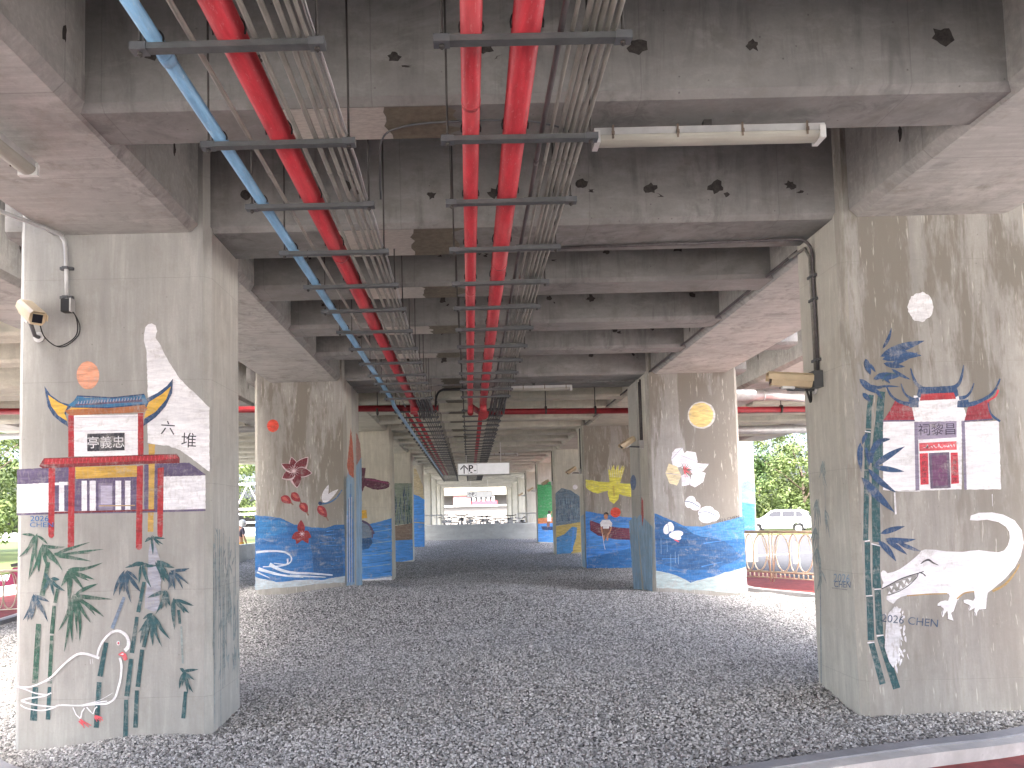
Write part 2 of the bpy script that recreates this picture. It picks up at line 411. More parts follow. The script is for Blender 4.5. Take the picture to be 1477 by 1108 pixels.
L(ip.outputs[0],go.inputs[0])
md=gravel.modifiers.new('scatter','NODES'); md.node_group=ng

# ------------------------------------------------------------------ murals: painted shapes on the column faces
class Art:
    """collects painted shapes on one flat face; each colour is a material slot, each new shape lies a hair above the last"""
    def __init__(s, kind, v, tr=(0,0,1)):
        s.kind,s.v=kind,v; s.tr=tr; s.bm=NB(); s.mats=[]; s.k=0
    def zoom(s,*tr): s.tr=tr; return s
    def pt(s,p,lift):
        ox,oy,k=s.tr; px,py=ox+p[0]/k, oy+p[1]/k
        return onY(px,py,s.v-lift) if s.kind=='Y' else onX(px,py,s.v+lift*(1 if s.v<0 else -1))
    def mi(s,m):
        if m not in s.mats: s.mats.append(m)
        return s.mats.index(m)
    def poly(s,pts,m,rough=0.0):
        s.k+=1; lift=.0006+.00003*s.k
        if rough:
            q=[]
            for i,p in enumerate(pts):
                a=Vector(p); b=Vector(pts[(i+1)%len(pts)]); d=(b-a).length; n=max(1,int(d/(rough*4)))
                for j in range(n):
                    c=a+(b-a)*j/n; q.append((c.x+random.uniform(-rough,rough)*.5,c.y+random.uniform(-rough,rough)*.5))
            pts=q
        vs=[s.bm.verts.new(s.pt(p,lift)) for p in pts]
        try:
            f=s.bm.faces.new(vs); f.material_index=s.mi(m); f.normal_update()
            want = Vector((0,-1,0)) if s.kind=='Y' else Vector((1 if s.v<0 else -1,0,0))
            if f.normal.dot(want)<0: f.normal_flip()
        except ValueError: pass
    def ell(s,cx,cy,rx,ry,m,rot=0,n=40,rough=.018):
        pts=[]
        for i in range(n):
            a=2*math.pi*i/n; k=1+random.uniform(-rough,rough); u,v=rx*k*math.cos(a),ry*k*math.sin(a)
            pts.append((cx+u*math.cos(rot)-v*math.sin(rot),cy+u*math.sin(rot)+v*math.cos(rot)))
        s.poly(pts,m)
    def stroke(s,pts,w,m,taper=(1,1),curve=True):
        if curve and len(pts)>2: pts=smooth_line(pts,4)
        n=len(pts); A=[];B=[]
        for i,p in enumerate(pts):
            a=Vector(pts[max(i-1,0)]); b=Vector(pts[min(i+1,n-1)]); t=(b-a)
            if t.length<1e-6: continue
            t.normalize(); f=i/(n-1)
            if isinstance(taper,str): k=max(.04,math.sin(math.pi*min(1,f*.93+.06))**.7)
            else: k=taper[0]+(taper[1]-taper[0])*f
            k*=w*.5*random.uniform(.88,1.12)
            A.append((p[0]-t.y*k,p[1]+t.x*k)); B.append((p[0]+t.y*k,p[1]-t.x*k))
        s.poly(A+B[::-1],m)
    def leaf(s,x0,y0,x1,y1,w,m):
        d=Vector((x1-x0,y1-y0)); L_=d.length; d.normalize(); n=Vector((-d.y,d.x)); A=[];B=[]; bend=random.uniform(-.06,.06)*L_
        for i in range(8):
            f=i/7; k=w*.5*(math.sin(math.pi*f**.75)**.8 if 0<f<1 else .04)
            c=Vector((x0,y0))+d*L_*f+n*bend*math.sin(math.pi*f)
            A.append(tuple(c+n*k)); B.append(tuple(c-n*k))
        s.poly(A+B[::-1],m)
    def text(s,txt,cx,cy,h,m,ang=0,sx=1):
        """centre and letter height in zoom coordinates"""
        s.k+=1; lift=.0006+.00003*s.k
        cu=bpy.data.curves.new('t','FONT'); cu.body=txt; cu.size=1; cu.align_x='CENTER'; cu.align_y='CENTER'; cu.resolution_u=3
        o=bpy.data.objects.new('t',cu); COL.objects.link(o)
        dg=bpy.context.evaluated_depsgraph_get(); me=bpy.data.meshes.new_from_object(o.evaluated_get(dg))
        bpy.data.objects.remove(o); bpy.data.curves.remove(cu)
        if me.vertices:
            xs=[v.co.x for v in me.vertices]; ys=[v.co.y for v in me.vertices]; mx=(min(xs)+max(xs))/2; my=(min(ys)+max(ys))/2; hh=max(ys)-min(ys)
            k=h/.92 if ord(txt[0])>0x2e80 else h/hh; vm=[]
            for v in me.vertices:
                u,w=(v.co.x-mx)*k*sx,-(v.co.y-my)*k
                vm.append(s.bm.verts.new(s.pt((cx+u*math.cos(ang)-w*math.sin(ang),cy+u*math.sin(ang)+w*math.cos(ang)),lift)))
            for p in me.polygons:
                try: s.bm.faces.new([vm[i] for i in p.vertices]).material_index=s.mi(m)
                except ValueError: pass
        bpy.data.meshes.remove(me)
    def done(s,name,parent,label=None):
        o=bm2obj(name,s.bm,s.mats,parent); 
        if label: o['label']=label
        s.bm=NB(); s.mats=[]; return o
WHT=paint((.80,.80,.83),.12); WHT2=paint((.72,.72,.76),.3); SALM=paint((.72,.33,.20),.2); BLU=paint((.010,.055,.15),.2); NAVY=paint((.01,.04,.13),.2)
YEL=paint((.70,.42,.05),.15); ORB=paint((.38,.13,.04),.2); REDP=paint((.36,.012,.018),.12); DRED=paint((.17,.008,.014),.15); BLKP=paint((.018,.02,.03),.1)
PURP=paint((.10,.075,.15),.2); LAV=paint((.42,.39,.50),.15); TEAL=paint((.010,.075,.085),.25); GRN=paint((.016,.085,.055),.3); NVT=paint((.010,.055,.095),.3); PTEAL=paint((.28,.34,.33),.7)
PINKR=paint((.75,.10,.12),.15); CRED=paint((.62,.03,.055),.12); OCH=paint((.45,.29,.10),.25); GREYP=paint((.33,.32,.30),.2); DKLAV=paint((.23,.20,.29),.15)
SEA=paint((.012,.13,.36),.12,(3,3,26)); SEAL=paint((.06,.27,.68),.12,(3,3,26)); SEAD=paint((.012,.09,.24),.12,(3,3,26)); PSEA=paint((.28,.45,.60),.4,(14,14,3)); MAR=paint((.16,.012,.025),.15); MAR2=paint((.09,.015,.045),.15)
SUNR=paint((.75,.07,.035),.1); YLW=paint((.78,.72,.10),.15); PYEL=paint((.88,.60,.22),.1); FLAME=paint((.52,.10,.035),.35); PFLAME=paint((.42,.20,.16),.5); SKIN=paint((.55,.27,.15),.1); BRN=paint((.22,.10,.06),.2)
GREEN=paint((.03,.28,.08),.15); SLATE=paint((.12,.19,.25),.3); SAND=paint((.55,.42,.12),.2); ORNG=paint((.62,.22,.08),.2); CREAMW=paint((.80,.66,.40),.15); GRAYB=paint((.16,.22,.30),.25); HAIRP=paint((.03,.02,.015),.1)

def column(name_side, i, label, mat, group='painted viaduct columns'):
    y0,y1=PIERS[i]; x0,x1=(LX0,LX1) if name_side=='L' else (RX0,RX1)
    return column_at(x0,x1,y0,y1,label,mat,group)
def column_at(x0,x1,y0,y1,label,mat,group):
    t=thing('concrete_column',((x0+x1)/2,(y0+y1)/2,0),label,'column',group)
    c=.048; bm=NB()
    prism(bm,[(x0+c,y0),(x1-c,y0),(x1,y0+c),(x1,y1-c),(x1-c,y1),(x0+c,y1),(x0,y1-c),(x0,y0+c)],'z',-.25,ZD+.01)
    bm2obj('shaft',bm,mat,t); 
    if y0>3:     # cast joint under the girder
        bm=NB(); d=.006
        return t
    return t
cl={}
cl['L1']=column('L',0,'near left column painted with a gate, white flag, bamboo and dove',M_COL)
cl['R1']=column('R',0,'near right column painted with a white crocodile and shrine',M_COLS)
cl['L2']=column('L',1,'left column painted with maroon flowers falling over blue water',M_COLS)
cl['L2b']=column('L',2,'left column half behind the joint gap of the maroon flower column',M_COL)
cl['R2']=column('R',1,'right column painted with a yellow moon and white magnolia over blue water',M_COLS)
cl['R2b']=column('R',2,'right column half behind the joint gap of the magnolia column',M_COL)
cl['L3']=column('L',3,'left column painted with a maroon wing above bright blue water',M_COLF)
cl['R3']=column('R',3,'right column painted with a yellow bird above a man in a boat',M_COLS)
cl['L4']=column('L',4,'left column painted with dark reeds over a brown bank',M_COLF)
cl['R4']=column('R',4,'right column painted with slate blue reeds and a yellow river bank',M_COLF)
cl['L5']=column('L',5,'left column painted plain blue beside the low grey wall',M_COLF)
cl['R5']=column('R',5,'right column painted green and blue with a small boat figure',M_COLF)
for i in range(6,10):
    k='nearest' if i==6 else 'farthest' if i==9 else 'second' if i==7 else 'third'
    column('L',i,f'bare cream column beyond the low grey wall on the left, {k} of four',M_COLF,'bare columns beyond the low wall')
    column('R',i,f'bare cream column beyond the low grey wall on the right, {k} of four',M_COLF,'bare columns beyond the low wall')
OUTR=[column_at(8.02,9.07,24.37,25.07,'outer column with blue painting beside the trees on the right',M_COLF,'outer row columns')]
for i in (1,3,5): column_at(-10.4,-9.35,PIERS[i][0],PIERS[i][0]+.7,'bare outer column far left behind the near left column, '+{1:'nearest',3:'middle',5:'farthest'}[i]+' one',M_COLF,'outer row columns')
for i in (1,): column_at(8.15,9.07,PIERS[i][0],PIERS[i][0]+.7,'bare outer column hidden behind the crocodile column',M_COLF,'outer row columns')
# ---- near left column, front face (plane Y = 5.4)
a=Art('Y',5.4); P=cl['L1']
ZA=(0,375,3.0775); ZB=(0,735,2.97); ZC=(0,900,4.923)
a.zoom(*ZA).poly([(640,330),(645,300),(658,286),(675,282),(692,292),(698,315),(690,345),(715,385),(745,445),(800,530),(850,578),(900,625),(930,656),(930,940),(900,920),(870,895),(800,845),(750,826),(700,820),(655,812),(655,560),(650,400),(640,360)],WHT,3)
a.zoom(*ZA).poly([(660,815),(688,820),(681,1206),(656,1206)],paint((.50,.31,.06),.2),2)
a.text('六',745,745,62,BLKP,.06); a.text('堆',838,800,66,BLKP,.05)
a.done('painted_flag',P,'white painted flag on a yellow pole with two black characters')
a.zoom(*ZA).ell(390,512,50,62,SALM); a.done('painted_sun',P)
q=a.zoom(*ZA)
q.poly([(75,930),(218,922),(218,992),(75,997)],PURP,2); q.poly([(725,905),(840,900),(915,955),(725,966)],PURP,2); q.poly([(240,918),(310,912),(310,985),(240,990)],PURP,2)
q.poly([(75,997),(216,990),(240,990),(300,985),(300,1118),(75,1124)],WHT2,2); q.poly([(725,962),(912,957),(912,1108),(725,1116)],WHT2,2)
q.poly([(240,1000),(305,1000),(305,1115),(240,1115)],PURP,1); q.poly([(262,985),(285,985),(285,1115),(262,1115)],WHT2,1)
q.poly([(325,965),(615,960),(615,1118),(325,1122)],PURP,2); q.poly([(640,908),(725,903),(725,1110),(640,1112)],PURP,2); q.poly([(660,900),(687,900),(683,1118),(659,1118)],paint((.50,.31,.06),.2),1)
for x0,x1 in ((362,386),(398,426),(512,538),(555,579)): q.poly([(x0,980),(x1,980),(x1,1118),(x0,1118)],WHT2,1)
q.poly([(425,975),(512,975),(512,1118),(425,1118)],PURP,1); q.poly([(437,990),(500,990),(500,1115),(437,1115)],DKLAV,1); q.poly([(447,1003),(497,1003),(497,1085),(447,1085)],LAV,1)
q.stroke([(440,1092),(600,1090)],4,OCH,curve=False)
q.poly([(335,920),(608,912),(608,962),(335,972)],paint((.58,.35,.05),.15),1)
q.stroke([(75,1130),(300,1122),(600,1118),(912,1110)],9,PURP,curve=False); q.stroke([(235,1122),(690,1110)],8,DRED,curve=False)
q.poly([(325,690),(615,685),(615,870),(325,872)],WHT,1)
for y in (760,700): q.stroke([(330,y),(610,y-4)],2,LAV,curve=False)
for x0,x1 in ((216,245),(700,727)): q.poly([(x0,925),(x1,920),(x1-4,1180),(x1-5,1226),(x1-14,1235),(x0+4,1232),(x0-1,1222),(x0-2,1180)],REDP,1)
for x0,x1 in ((305,333),(608,635)): q.poly([(x0,915),(x1,910),(x1-4,1200),(x1-5,1278),(x1-14,1288),(x0+2,1286),(x0-5,1278),(x0-4,1200)],REDP,1)
for x0,x1,y0,y1 in ((303,328,690,875),(612,636,680,868)): q.poly([(x0,y0),(x1,y0),(x1+1,y1),(x0,y1)],REDP,1)
q.poly([(195,880),(785,860),(798,880),(797,902),(700,904),(190,925),(174,915)],DRED,1); q.poly([(200,884),(783,865),(792,880),(700,892),(195,908)],REDP,1)
for k in range(34): q.stroke([(215+k*17,886-k*.6),(212+k*17,904-k*.6)],3,CRED,curve=False)
q.poly([(197,560),(225,600),(270,632),(322,645),(300,665),(290,690),(304,742),(270,720),(235,690),(212,650),(203,600)],BLU,1); q.poly([(213,600),(260,632),(300,650),(285,680),(300,717),(258,690),(228,650)],YEL,1)
q.poly([(768,527),(740,560),(700,590),(655,612),(638,640),(650,655),(636,738),(690,700),(735,650),(764,590)],BLU,1); q.poly([(760,560),(720,595),(660,632),(648,660),(638,706),(690,675),(737,620)],YEL,1)
q.poly([(320,655),(640,643),(650,655),(300,670)],YEL,1); q.poly([(300,665),(640,645),(657,660),(640,676),(310,690),(285,670)],ORB,1)
q.poly([(343,602),(380,612),(500,610),(640,595),(657,635),(640,640),(480,655),(320,652),(302,645),(328,625)],paint((.03,.17,.33),.2),1); q.poly([(335,640),(630,618),(632,630),(335,648)],PURP,1)
for k in range(22): q.stroke([(350+k*13,628-k*.9),(346+k*13,641-k*.9)],3.5,LAV,curve=False)
q.stroke([(343,604),(500,612),(640,597)],6,NAVY,curve=False); q.stroke([(320,653),(480,656),(645,641)],5,NAVY,curve=False)
q.poly([(387,772),(553,767),(553,845),(387,850)],BLKP,1); q.text('亭義忠',470,809,52,WHT,-.02,1.0)
a.done('painted_gate',P,'painted red and yellow gate with a black name board')
B=a.zoom(*ZB)
def stalk(pts,w,m):
    B.stroke(pts,w,m,(1,.92),False)
for s_ in (([(143,905),(152,760)],27,TEAL),([(150,745),(165,490)],25,GRN),([(180,370),(206,225)],20,GRN),([(205,900),(212,760)],18,TEAL),([(212,745),(222,540)],18,GRN),([(222,532),(232,412)],17,GRN),([(236,400),(247,340)],14,GRN),
  ([(412,935),(425,740)],22,TEAL),([(428,715),(455,570)],20,TEAL),([(480,510),(532,375)],14,GRAYB),([(537,985),(540,815)],20,TEAL),([(543,800),(562,640)],20,TEAL),([(565,615),(587,460)],18,TEAL),([(592,440),(617,310)],16,TEAL),([(635,270),(652,185)],8,TEAL),
  ([(580,935),(586,775)],18,TEAL),([(590,760),(609,600)],18,TEAL),([(615,590),(642,480)],16,TEAL),([(785,895),(795,780)],16,TEAL),([(783,660),(776,500)],9,PTEAL),([(771,490),(765,430)],13,TEAL)): stalk(*s_)
B.poly([(640,150),(662,128),(682,200),(692,300),(680,430),(655,440),(622,425),(628,300)],paint((.36,.37,.43),.5),6)
def leaves(cx,cy,tips,w,m):
    for tx,ty in tips:
        B.leaf(cx+random.uniform(-8,8),cy+random.uniform(-8,8),tx,ty,w*random.uniform(.62,.9),m)
        if random.random()<.45: B.leaf(cx+random.uniform(-10,10),cy+random.uniform(-8,8),cx+(tx-cx)*.75+random.uniform(-14,14),cy+(ty-cy)*.8+random.uniform(-10,14),w*random.uniform(.4,.65),m)
leaves(155,108,[(80,205),(112,192),(150,208),(92,106),(122,300),(170,265),(205,150)],17,GRN)
leaves(185,150,[(278,160),(268,262),(205,255),(128,290),(240,230),(165,270)],19,GRN)
leaves(235,195,[(300,190),(390,222),(445,170),(330,205),(385,140)],16,GRN)
leaves(290,262,[(440,228),(405,300),(358,342),(300,350),(262,330),(290,420),(365,250)],22,GRN)
leaves(318,370,[(482,385),(420,318),(445,460),(388,485),(330,480),(410,455),(250,520),(275,610),(310,570),(340,565),(300,470)],20,GRN)
leaves(150,365,[(98,475),(118,480),(133,475),(205,480),(180,440),(210,395),(140,460)],19,NVT)
leaves(215,300,[(180,350),(190,270),(230,370),(280,350),(255,300)],18,TEAL)
leaves(650,118,[(620,140),(708,125),(700,150),(655,195),(685,155)],14,TEAL)
leaves(540,265,[(485,370),(510,370),(530,355),(562,400),(592,305),(605,355)],20,NVT)
leaves(610,235,[(535,250),(595,320),(648,335),(672,240),(560,240),(600,225)],18,TEAL)
leaves(675,225,[(748,250),(705,310),(720,280),(690,300),(740,330)],20,TEAL)
leaves(735,265,[(812,252),(808,320),(750,345),(785,342),(720,345)],18,NVT)
leaves(705,350,[(632,378),(690,430),(730,415),(712,425),(665,450)],20,TEAL)
leaves(750,385,[(830,412),(810,445),(748,515),(742,480),(790,445)],18,TEAL)
leaves(650,450,[(590,530),(600,575),(728,555),(695,590),(655,585),(622,590),(612,470),(670,540)],19,TEAL)
leaves(785,690,[(850,685),(768,768),(832,730),(828,785),(805,790),(770,680)],16,TEAL)
a.done('painted_bamboo',P)
C=a.zoom(*ZC)
C.stroke([(105,440),(200,450),(300,415),(370,372),(440,300),(510,240),(560,213),(620,215),(705,243)],15,WHT,(.6,1.3))
C.stroke([(690,228),(705,170),(740,110),(790,62),(840,50),(888,75),(912,120),(908,165),(885,190)],22,WHT,(.6,1.2))
C.stroke([(850,240),(862,290),(857,380),(835,470),(812,530),(760,565),(690,570)],19,WHT,(.9,.7))
C.stroke([(690,570),(560,580),(420,578),(370,600),(290,615),(190,600),(145,575)],11,WHT,(1,.7))
C.stroke([(105,440),(180,465),(250,492),(340,505)],9,WHT2); C.stroke([(365,490),(300,515),(200,530),(150,548)],13,WHT2,(.7,1.1)); C.stroke([(150,548),(250,575),(400,592)],10,WHT2)
C.stroke([(560,580),(700,545),(800,490)],6,WHT2,(1,.4)); C.stroke([(580,585),(680,560),(760,548)],8,WHT2); C.stroke([(190,455),(290,420),(370,395)],6,WHT2)
C.stroke([(517,592),(540,645),(570,672)],8,WHT,(1,1),False); C.stroke([(572,670),(582,625),(600,597)],8,WHT,(1,1),False); C.stroke([(615,592),(640,620),(660,640),(675,600),(690,588)],9,WHT,(1,1),False)
C.stroke([(640,250),(643,285)],3,WHT2); C.stroke([(655,250),(660,285)],3,WHT2)
for x0,y0,x1,y1 in ((570,675,600,742),(568,680,648,722),(560,690,590,722),(575,682,632,735),(675,650,732,685),(672,655,715,692),(672,660,690,695),(690,655,728,668)): C.stroke([(x0,y0),(x1,y1)],11,PINKR,(1,.5),False)
C.poly([(838,215),(868,198),(895,212),(905,250),(888,263),(872,245),(868,232),(845,225)],PINKR,2); C.poly([(852,217),(870,208),(882,215),(868,222)],WHT2)
C.ell(840,137,13,16,WHT2); C.ell(841,137,7,9,PINKR)
a.done('painted_dove',P,'dove outlined in white paint with red beak and feet')
a.zoom(0,0,1).text('2026',57,748,8,SEA,0,1.2); a.text('CHEN',60,757,7,SEA,0,1.3); a.done('signature',P)
# side face of the near left column
a=Art('X',LX1); rnd=random.Random(11)
for k in range(26):
    x=rnd.uniform(308,344); y=rnd.uniform(760,880); h=rnd.uniform(60,170)
    a.stroke([(x,y),(x+rnd.uniform(-1,1),y+h)],rnd.uniform(.5,1.3),PTEAL,curve=False)
for k in range(40):
    x=rnd.uniform(308,344); y=rnd.uniform(755,960); a.leaf(x,y,x+rnd.uniform(-5,5),y+rnd.uniform(12,34),1.7,PTEAL)
a.done('painted_bamboo',P)
# ---- near right column, front face
a=Art('Y',5.4); P=cl['R1']; D=(1130,600,4.2565); E_=(1130,300,3.078); GG=(1130,800,3.597)
a.zoom(*E_).ell(608,440,56,65,paint((.75,.75,.76),.3),rough=.06); a.done('painted_moon',P)
a.zoom(*E_)
for pts,w in (([(390,830),(380,900),(378,980)],22),([(378,985),(372,1060),(372,1108)],24),([(437,815),(428,900),(428,985)],32),([(426,990),(428,1108)],32)): a.stroke(pts,w,TEAL,curve=False)
a.zoom(*D)
for pts,w in (([(518,95),(510,330)],28),([(512,335),(505,765)],30),([(515,775),(520,1100)],32),([(590,0),(566,200),(565,470)],42),([(565,475),(572,775)],48),([(570,790),(570,1055)],46)): a.stroke(pts,w,TEAL,curve=False)
a.zoom(*GG)
for pts,w in (([(437,60),(445,212)],30),([(447,218),(455,445)],31),([(457,460),(515,672)],34),([(482,60),(490,175)],34),([(488,183),(500,415)],36),([(502,425),(588,695)],40)): a.stroke(pts,w,TEAL,curve=False)
a.zoom(*D)
for x0,y0,x1,y1 in ((500,95,535,100),(500,770,530,765),(540,785,600,800)): a.stroke([(x0,y0),(x1,y1)],6,WHT2,curve=False)
a.zoom(*GG)
for x0,y0,x1,y1 in ((430,215,462,212),(436,458,472,455),(472,182,505,178),(484,422,520,418)): a.stroke([(x0,y0),(x1,y1)],5,WHT2,curve=False)
a.done('painted_stalks',P)
q=a.zoom(*D)
q.poly([(560,-70),(806,-70),(806,35),(810,456),(680,458),(612,456)],WHT,2) if False else None
q.poly([(800,-110),(800,-125),(1090,-120),(1095,-60),(1095,450),(950,456),(828,458),(805,456)],WHT,2)
q.poly([(612,35),(806,33),(811,457),(690,460),(612,456)],WHT,3); q.poly([(1112,38),(1322,30),(1336,450),(1120,453)],WHT,3)
q.poly([(803,30),(824,30),(835,456),(811,458)],DKLAV,1); q.poly([(1092,25),(1113,25),(1126,453),(1110,455)],DKLAV,1)
q.poly([(824,36),(1063,22),(1063,132),(828,146)],paint((.30,.26,.36),.15),1); q.text('祠黎昌',942,82,72,paint((.03,.02,.05),.05),-.03,1.02)
q.poly([(833,167),(1063,155),(1064,208),(835,217)],PINKR,1)
rnd=random.Random(5)
for k in range(13):
    x=860+k*15; q.stroke([(x,200-k*.6+rnd.uniform(-12,0)),(x+rnd.uniform(2,12),190-k*.6+rnd.uniform(-14,10)),(x+rnd.uniform(6,14),198-k*.6)],4,WHT2)
q.poly([(836,231),(887,228),(892,420),(842,423)],CRED,1); q.poly([(1027,226),(1070,224),(1078,414),(1030,418)],CRED,1)
for k,ch in enumerate('不約如讀本'): q.text(ch,864,252+k*37,30,BLKP,0,.95)
for k,ch in enumerate('一身長足微'): q.text(ch,1051,244+k*37,28,BLKP,0,1)
q.poly([(892,228),(1018,222),(1027,442),(903,447)],paint((.12,.08,.14),.15),1); q.poly([(912,245),(1003,240),(1010,425),(918,430)],paint((.15,.05,.13),.15),2)
q.text('人',962,330,30,paint((.28,.05,.16),.1)); 
q=a.zoom(*E_)
q.poly([(600,835),(770,830),(772,870),(800,885),(820,945),(580,950),(570,885),(600,870)],WHT,2)
q.poly([(500,850),(570,882),(582,945),(442,947),(470,905)],paint((.30,.015,.03),.15),2); q.poly([(820,880),(912,850),(925,938),(803,947)],paint((.30,.015,.03),.15),2)
q.stroke([(440,946),(583,944)],7,PURP,curve=False); q.stroke([(803,947),(930,938)],7,PURP,curve=False)
q.poly([(603,790),(640,796),(740,790),(768,786),(778,830),(765,842),(600,842),(592,832)],BLU,2); q.poly([(612,826),(757,820),(766,848),(605,856)],paint((.42,.02,.03),.12),1)
q.stroke([(565,712),(574,745),(590,780),(615,800)],16,BLU,(.3,1.2)); q.stroke([(755,800),(780,778),(793,740),(800,698)],17,BLU,(1.2,.25))
q.stroke([(458,795),(480,835),(520,862),(565,872),(600,872)],17,BLU,(.4,1.3)); q.stroke([(522,780),(540,825),(575,850),(602,850)],13,BLU,(.3,1.5))
q.stroke([(772,872),(830,872),(890,850),(935,815),(962,758)],24,BLU,(1.1,.25)); q.stroke([(780,845),(810,838),(832,815),(846,778)],15,BLU,(1.2,.3)); q.stroke([(905,858),(940,838),(955,808)],8,CRED); q.stroke([(908,865),(922,915),(962,948)],10,BLU,(.6,1.1))
q.poly([(555,850),(600,850),(600,885),(560,885)],BLU,2); q.poly([(775,855),(822,850),(824,880),(775,882)],BLU,2)
a.done('painted_shrine',P,'white painted shrine with blue horned roofs and red panels')
q=a.zoom(*E_)
for l in ((440,625,480,532,15),(430,660,625,590,40),(440,672,612,655,42),(365,670,388,742,26),(410,745,525,742,34),(338,760,425,825,30),(352,822,388,862,22),(480,715,565,762,16),(395,800,520,795,10),(445,690,540,705,24),(400,760,455,735,20),(365,790,440,800,18),(470,700,600,640,20),(405,800,440,850,16),(380,690,410,730,14),(430,735,475,780,16),(350,1060,330,1108,20),(372,1000,350,1050,18)): q.leaf(*l,BLU)
q.stroke([(440,770),(460,740),(500,735)],4,TEAL)
q=a.zoom(*D)
for l in ((472,165,478,342,34),(505,190,530,310,22),(550,312,745,188,38),(560,315,742,342,34),(520,325,692,470,38),(480,378,682,592,52),(597,722,745,678,34),(625,755,812,757,34),(630,765,760,852,30),(580,765,692,893,38),(700,775,848,832,26)): q.leaf(*l,BLU)
q.stroke([(540,290),(545,220),(590,158),(655,142)],34,BLU,'leaf')
a.done('painted_leaves',P)
bd=[(1145,640),(1150,612),(1200,595),(1280,592),(1350,606),(1420,642),(1462,700),(1475,780),(1457,860),(1420,930),(1360,1000),(1300,1050)]
pD=lambda p:(1130+p[0]/D[2],600+p[1]/D[2]); pG=lambda p:(1130+p[0]/GG[2],800+p[1]/GG[2])
legs=[(1085,180),(1060,198),(1055,230),(1052,265),(1050,282),(1035,288),(1015,284),(1005,300),(1003,320),(992,315),(990,296),(993,276),(975,286),(962,292),(960,282),(968,264),(950,258),(938,250),(935,236),(955,232),(985,240),(993,225),(990,190),(960,192),(930,200),(910,228),(898,262),(885,292),(870,302),(876,325),(882,342),(868,342),(850,330),(852,308),(850,290),(838,305),(828,325),(820,318),(820,300),(830,278),(815,268),(800,270),(800,256),(815,244),(838,238),(855,240),(862,215),(858,203),(800,203),(720,205),(640,212),(610,220),(590,232),(570,256),(550,245),(535,232),(535,216),(560,205),(620,175),(680,130),(700,96),(640,112),(580,140),(540,160),(512,176),(514,155),(520,148),(508,120),(505,95),(515,82),(528,84),(540,97),(570,90),(600,78),(640,50),(680,18),(705,-5)]
up=[(845,828),(870,820),(930,822),(1000,832),(1100,835),(1150,828),(1200,824),(1260,832),(1320,838),(1355,826),(1378,795),(1390,750),(1385,710),(1365,680),(1320,652),(1250,637),(1190,643)]
body=[pD(p) for p in bd]+[pG(p) for p in legs]+[pD(p) for p in up]
a.zoom(0,0,1); a.poly(body,WHT)
a.zoom(*GG).stroke([(1225,50),(1200,95),(1150,155),(1085,190)],14,OCH,(.4,1)); a.stroke([(990,192),(940,200),(900,230)],7,OCH); a.stroke([(850,203),(760,205),(640,214)],6,OCH)
a.poly([(535,165),(600,130),(700,98),(680,130),(620,175),(545,213)],GREYP,1)
for x,y,dx,dy in ((560,165,8,18),(590,150,8,20),(625,135,8,20),(655,122,7,18),(575,195,-6,-18),(610,178,-6,-20),(640,160,-6,-20),(550,205,-4,-16)): a.poly([(x-9,y),(x+9,y-3),(x+dx*.2,y+dy)],WHT)
a.stroke([(510,178),(545,160),(600,130),(660,108),(705,95),(728,88)],5,BLKP); a.stroke([(545,212),(600,190),(650,160),(690,120),(700,98)],4,BLKP); a.stroke([(705,92),(725,100),(738,112)],6,BLKP)
a.stroke([(712,48),(735,32),(755,28),(775,42),(805,56)],11,BLKP,'leaf')
for x0,y0,x1,y1 in ((800,268,818,268),(830,280,822,320),(850,295,852,330),(852,335,880,344),(938,252,965,264),(970,268,962,290),(992,298,1000,318),(1015,287,1052,284),(905,235,885,295)): a.stroke([(x0,y0),(x1,y1)],3,paint((.15,.12,.10),.1),curve=False)
a.done('painted_crocodile',P,'white painted crocodile with raised tail and open toothed jaw')
rnd=random.Random(9)
a.zoom(*GG)
for k in range(75):
    y=rnd.gauss(400,100); x=rnd.gauss(580,26)+(y-300)*.03
    if 265<y<610 and x>512: a.leaf(x,y,x+rnd.uniform(-12,12),y+rnd.uniform(14,46),rnd.uniform(4,13),WHT2)
a.poly([(545,300),(560,285),(580,270),(605,285),(600,330),(610,420),(600,520),(575,590),(545,560),(525,480),(528,380)],paint((.62,.62,.64),.75),10)
a.zoom(*D); a.stroke([(683,470),(686,540),(690,605)],12,WHT2,(.8,.9)); a.stroke([(1282,480),(1284,555)],8,WHT2,(.5,.3)); a.stroke([(700,462),(840,462)],4,WHT2)
a.done('paint_splash',P)
a.zoom(*GG).text('2026 CHEN',656,343,40,paint((.05,.09,.16),.12),.10,1.05); a.done('signature',P)
a=Art('X',RX0)
for x,y0,y1,w in ((1186,665,700,.8),(1180,720,830,1.0),(1183,805,985,1.6),(1189,665,740,.7),(1178,745,800,.8)): a.stroke([(x,y0),(x+1.5,y1)],w,PTEAL,curve=False)
rnd=random.Random(4)
for cx,cy in ((1187,665),(1178,720),(1190,735),(1178,790),(1184,822),(1176,760)):
    for k in range(6): a.leaf(cx,cy,cx+rnd.uniform(-8,8),cy+rnd.uniform(14,46),1.8,PTEAL)
a.done('painted_bamboo',P)
a.zoom(0,0,1); a.text('2026',1214,834,12,PSEA,.05,.7); a.text('CHEN',1215,843,9,paint((.08,.16,.30),.3),.05,.7); a.stroke([(1200,848),(1222,851)],1.3,GREYP); a.done('signature',P)
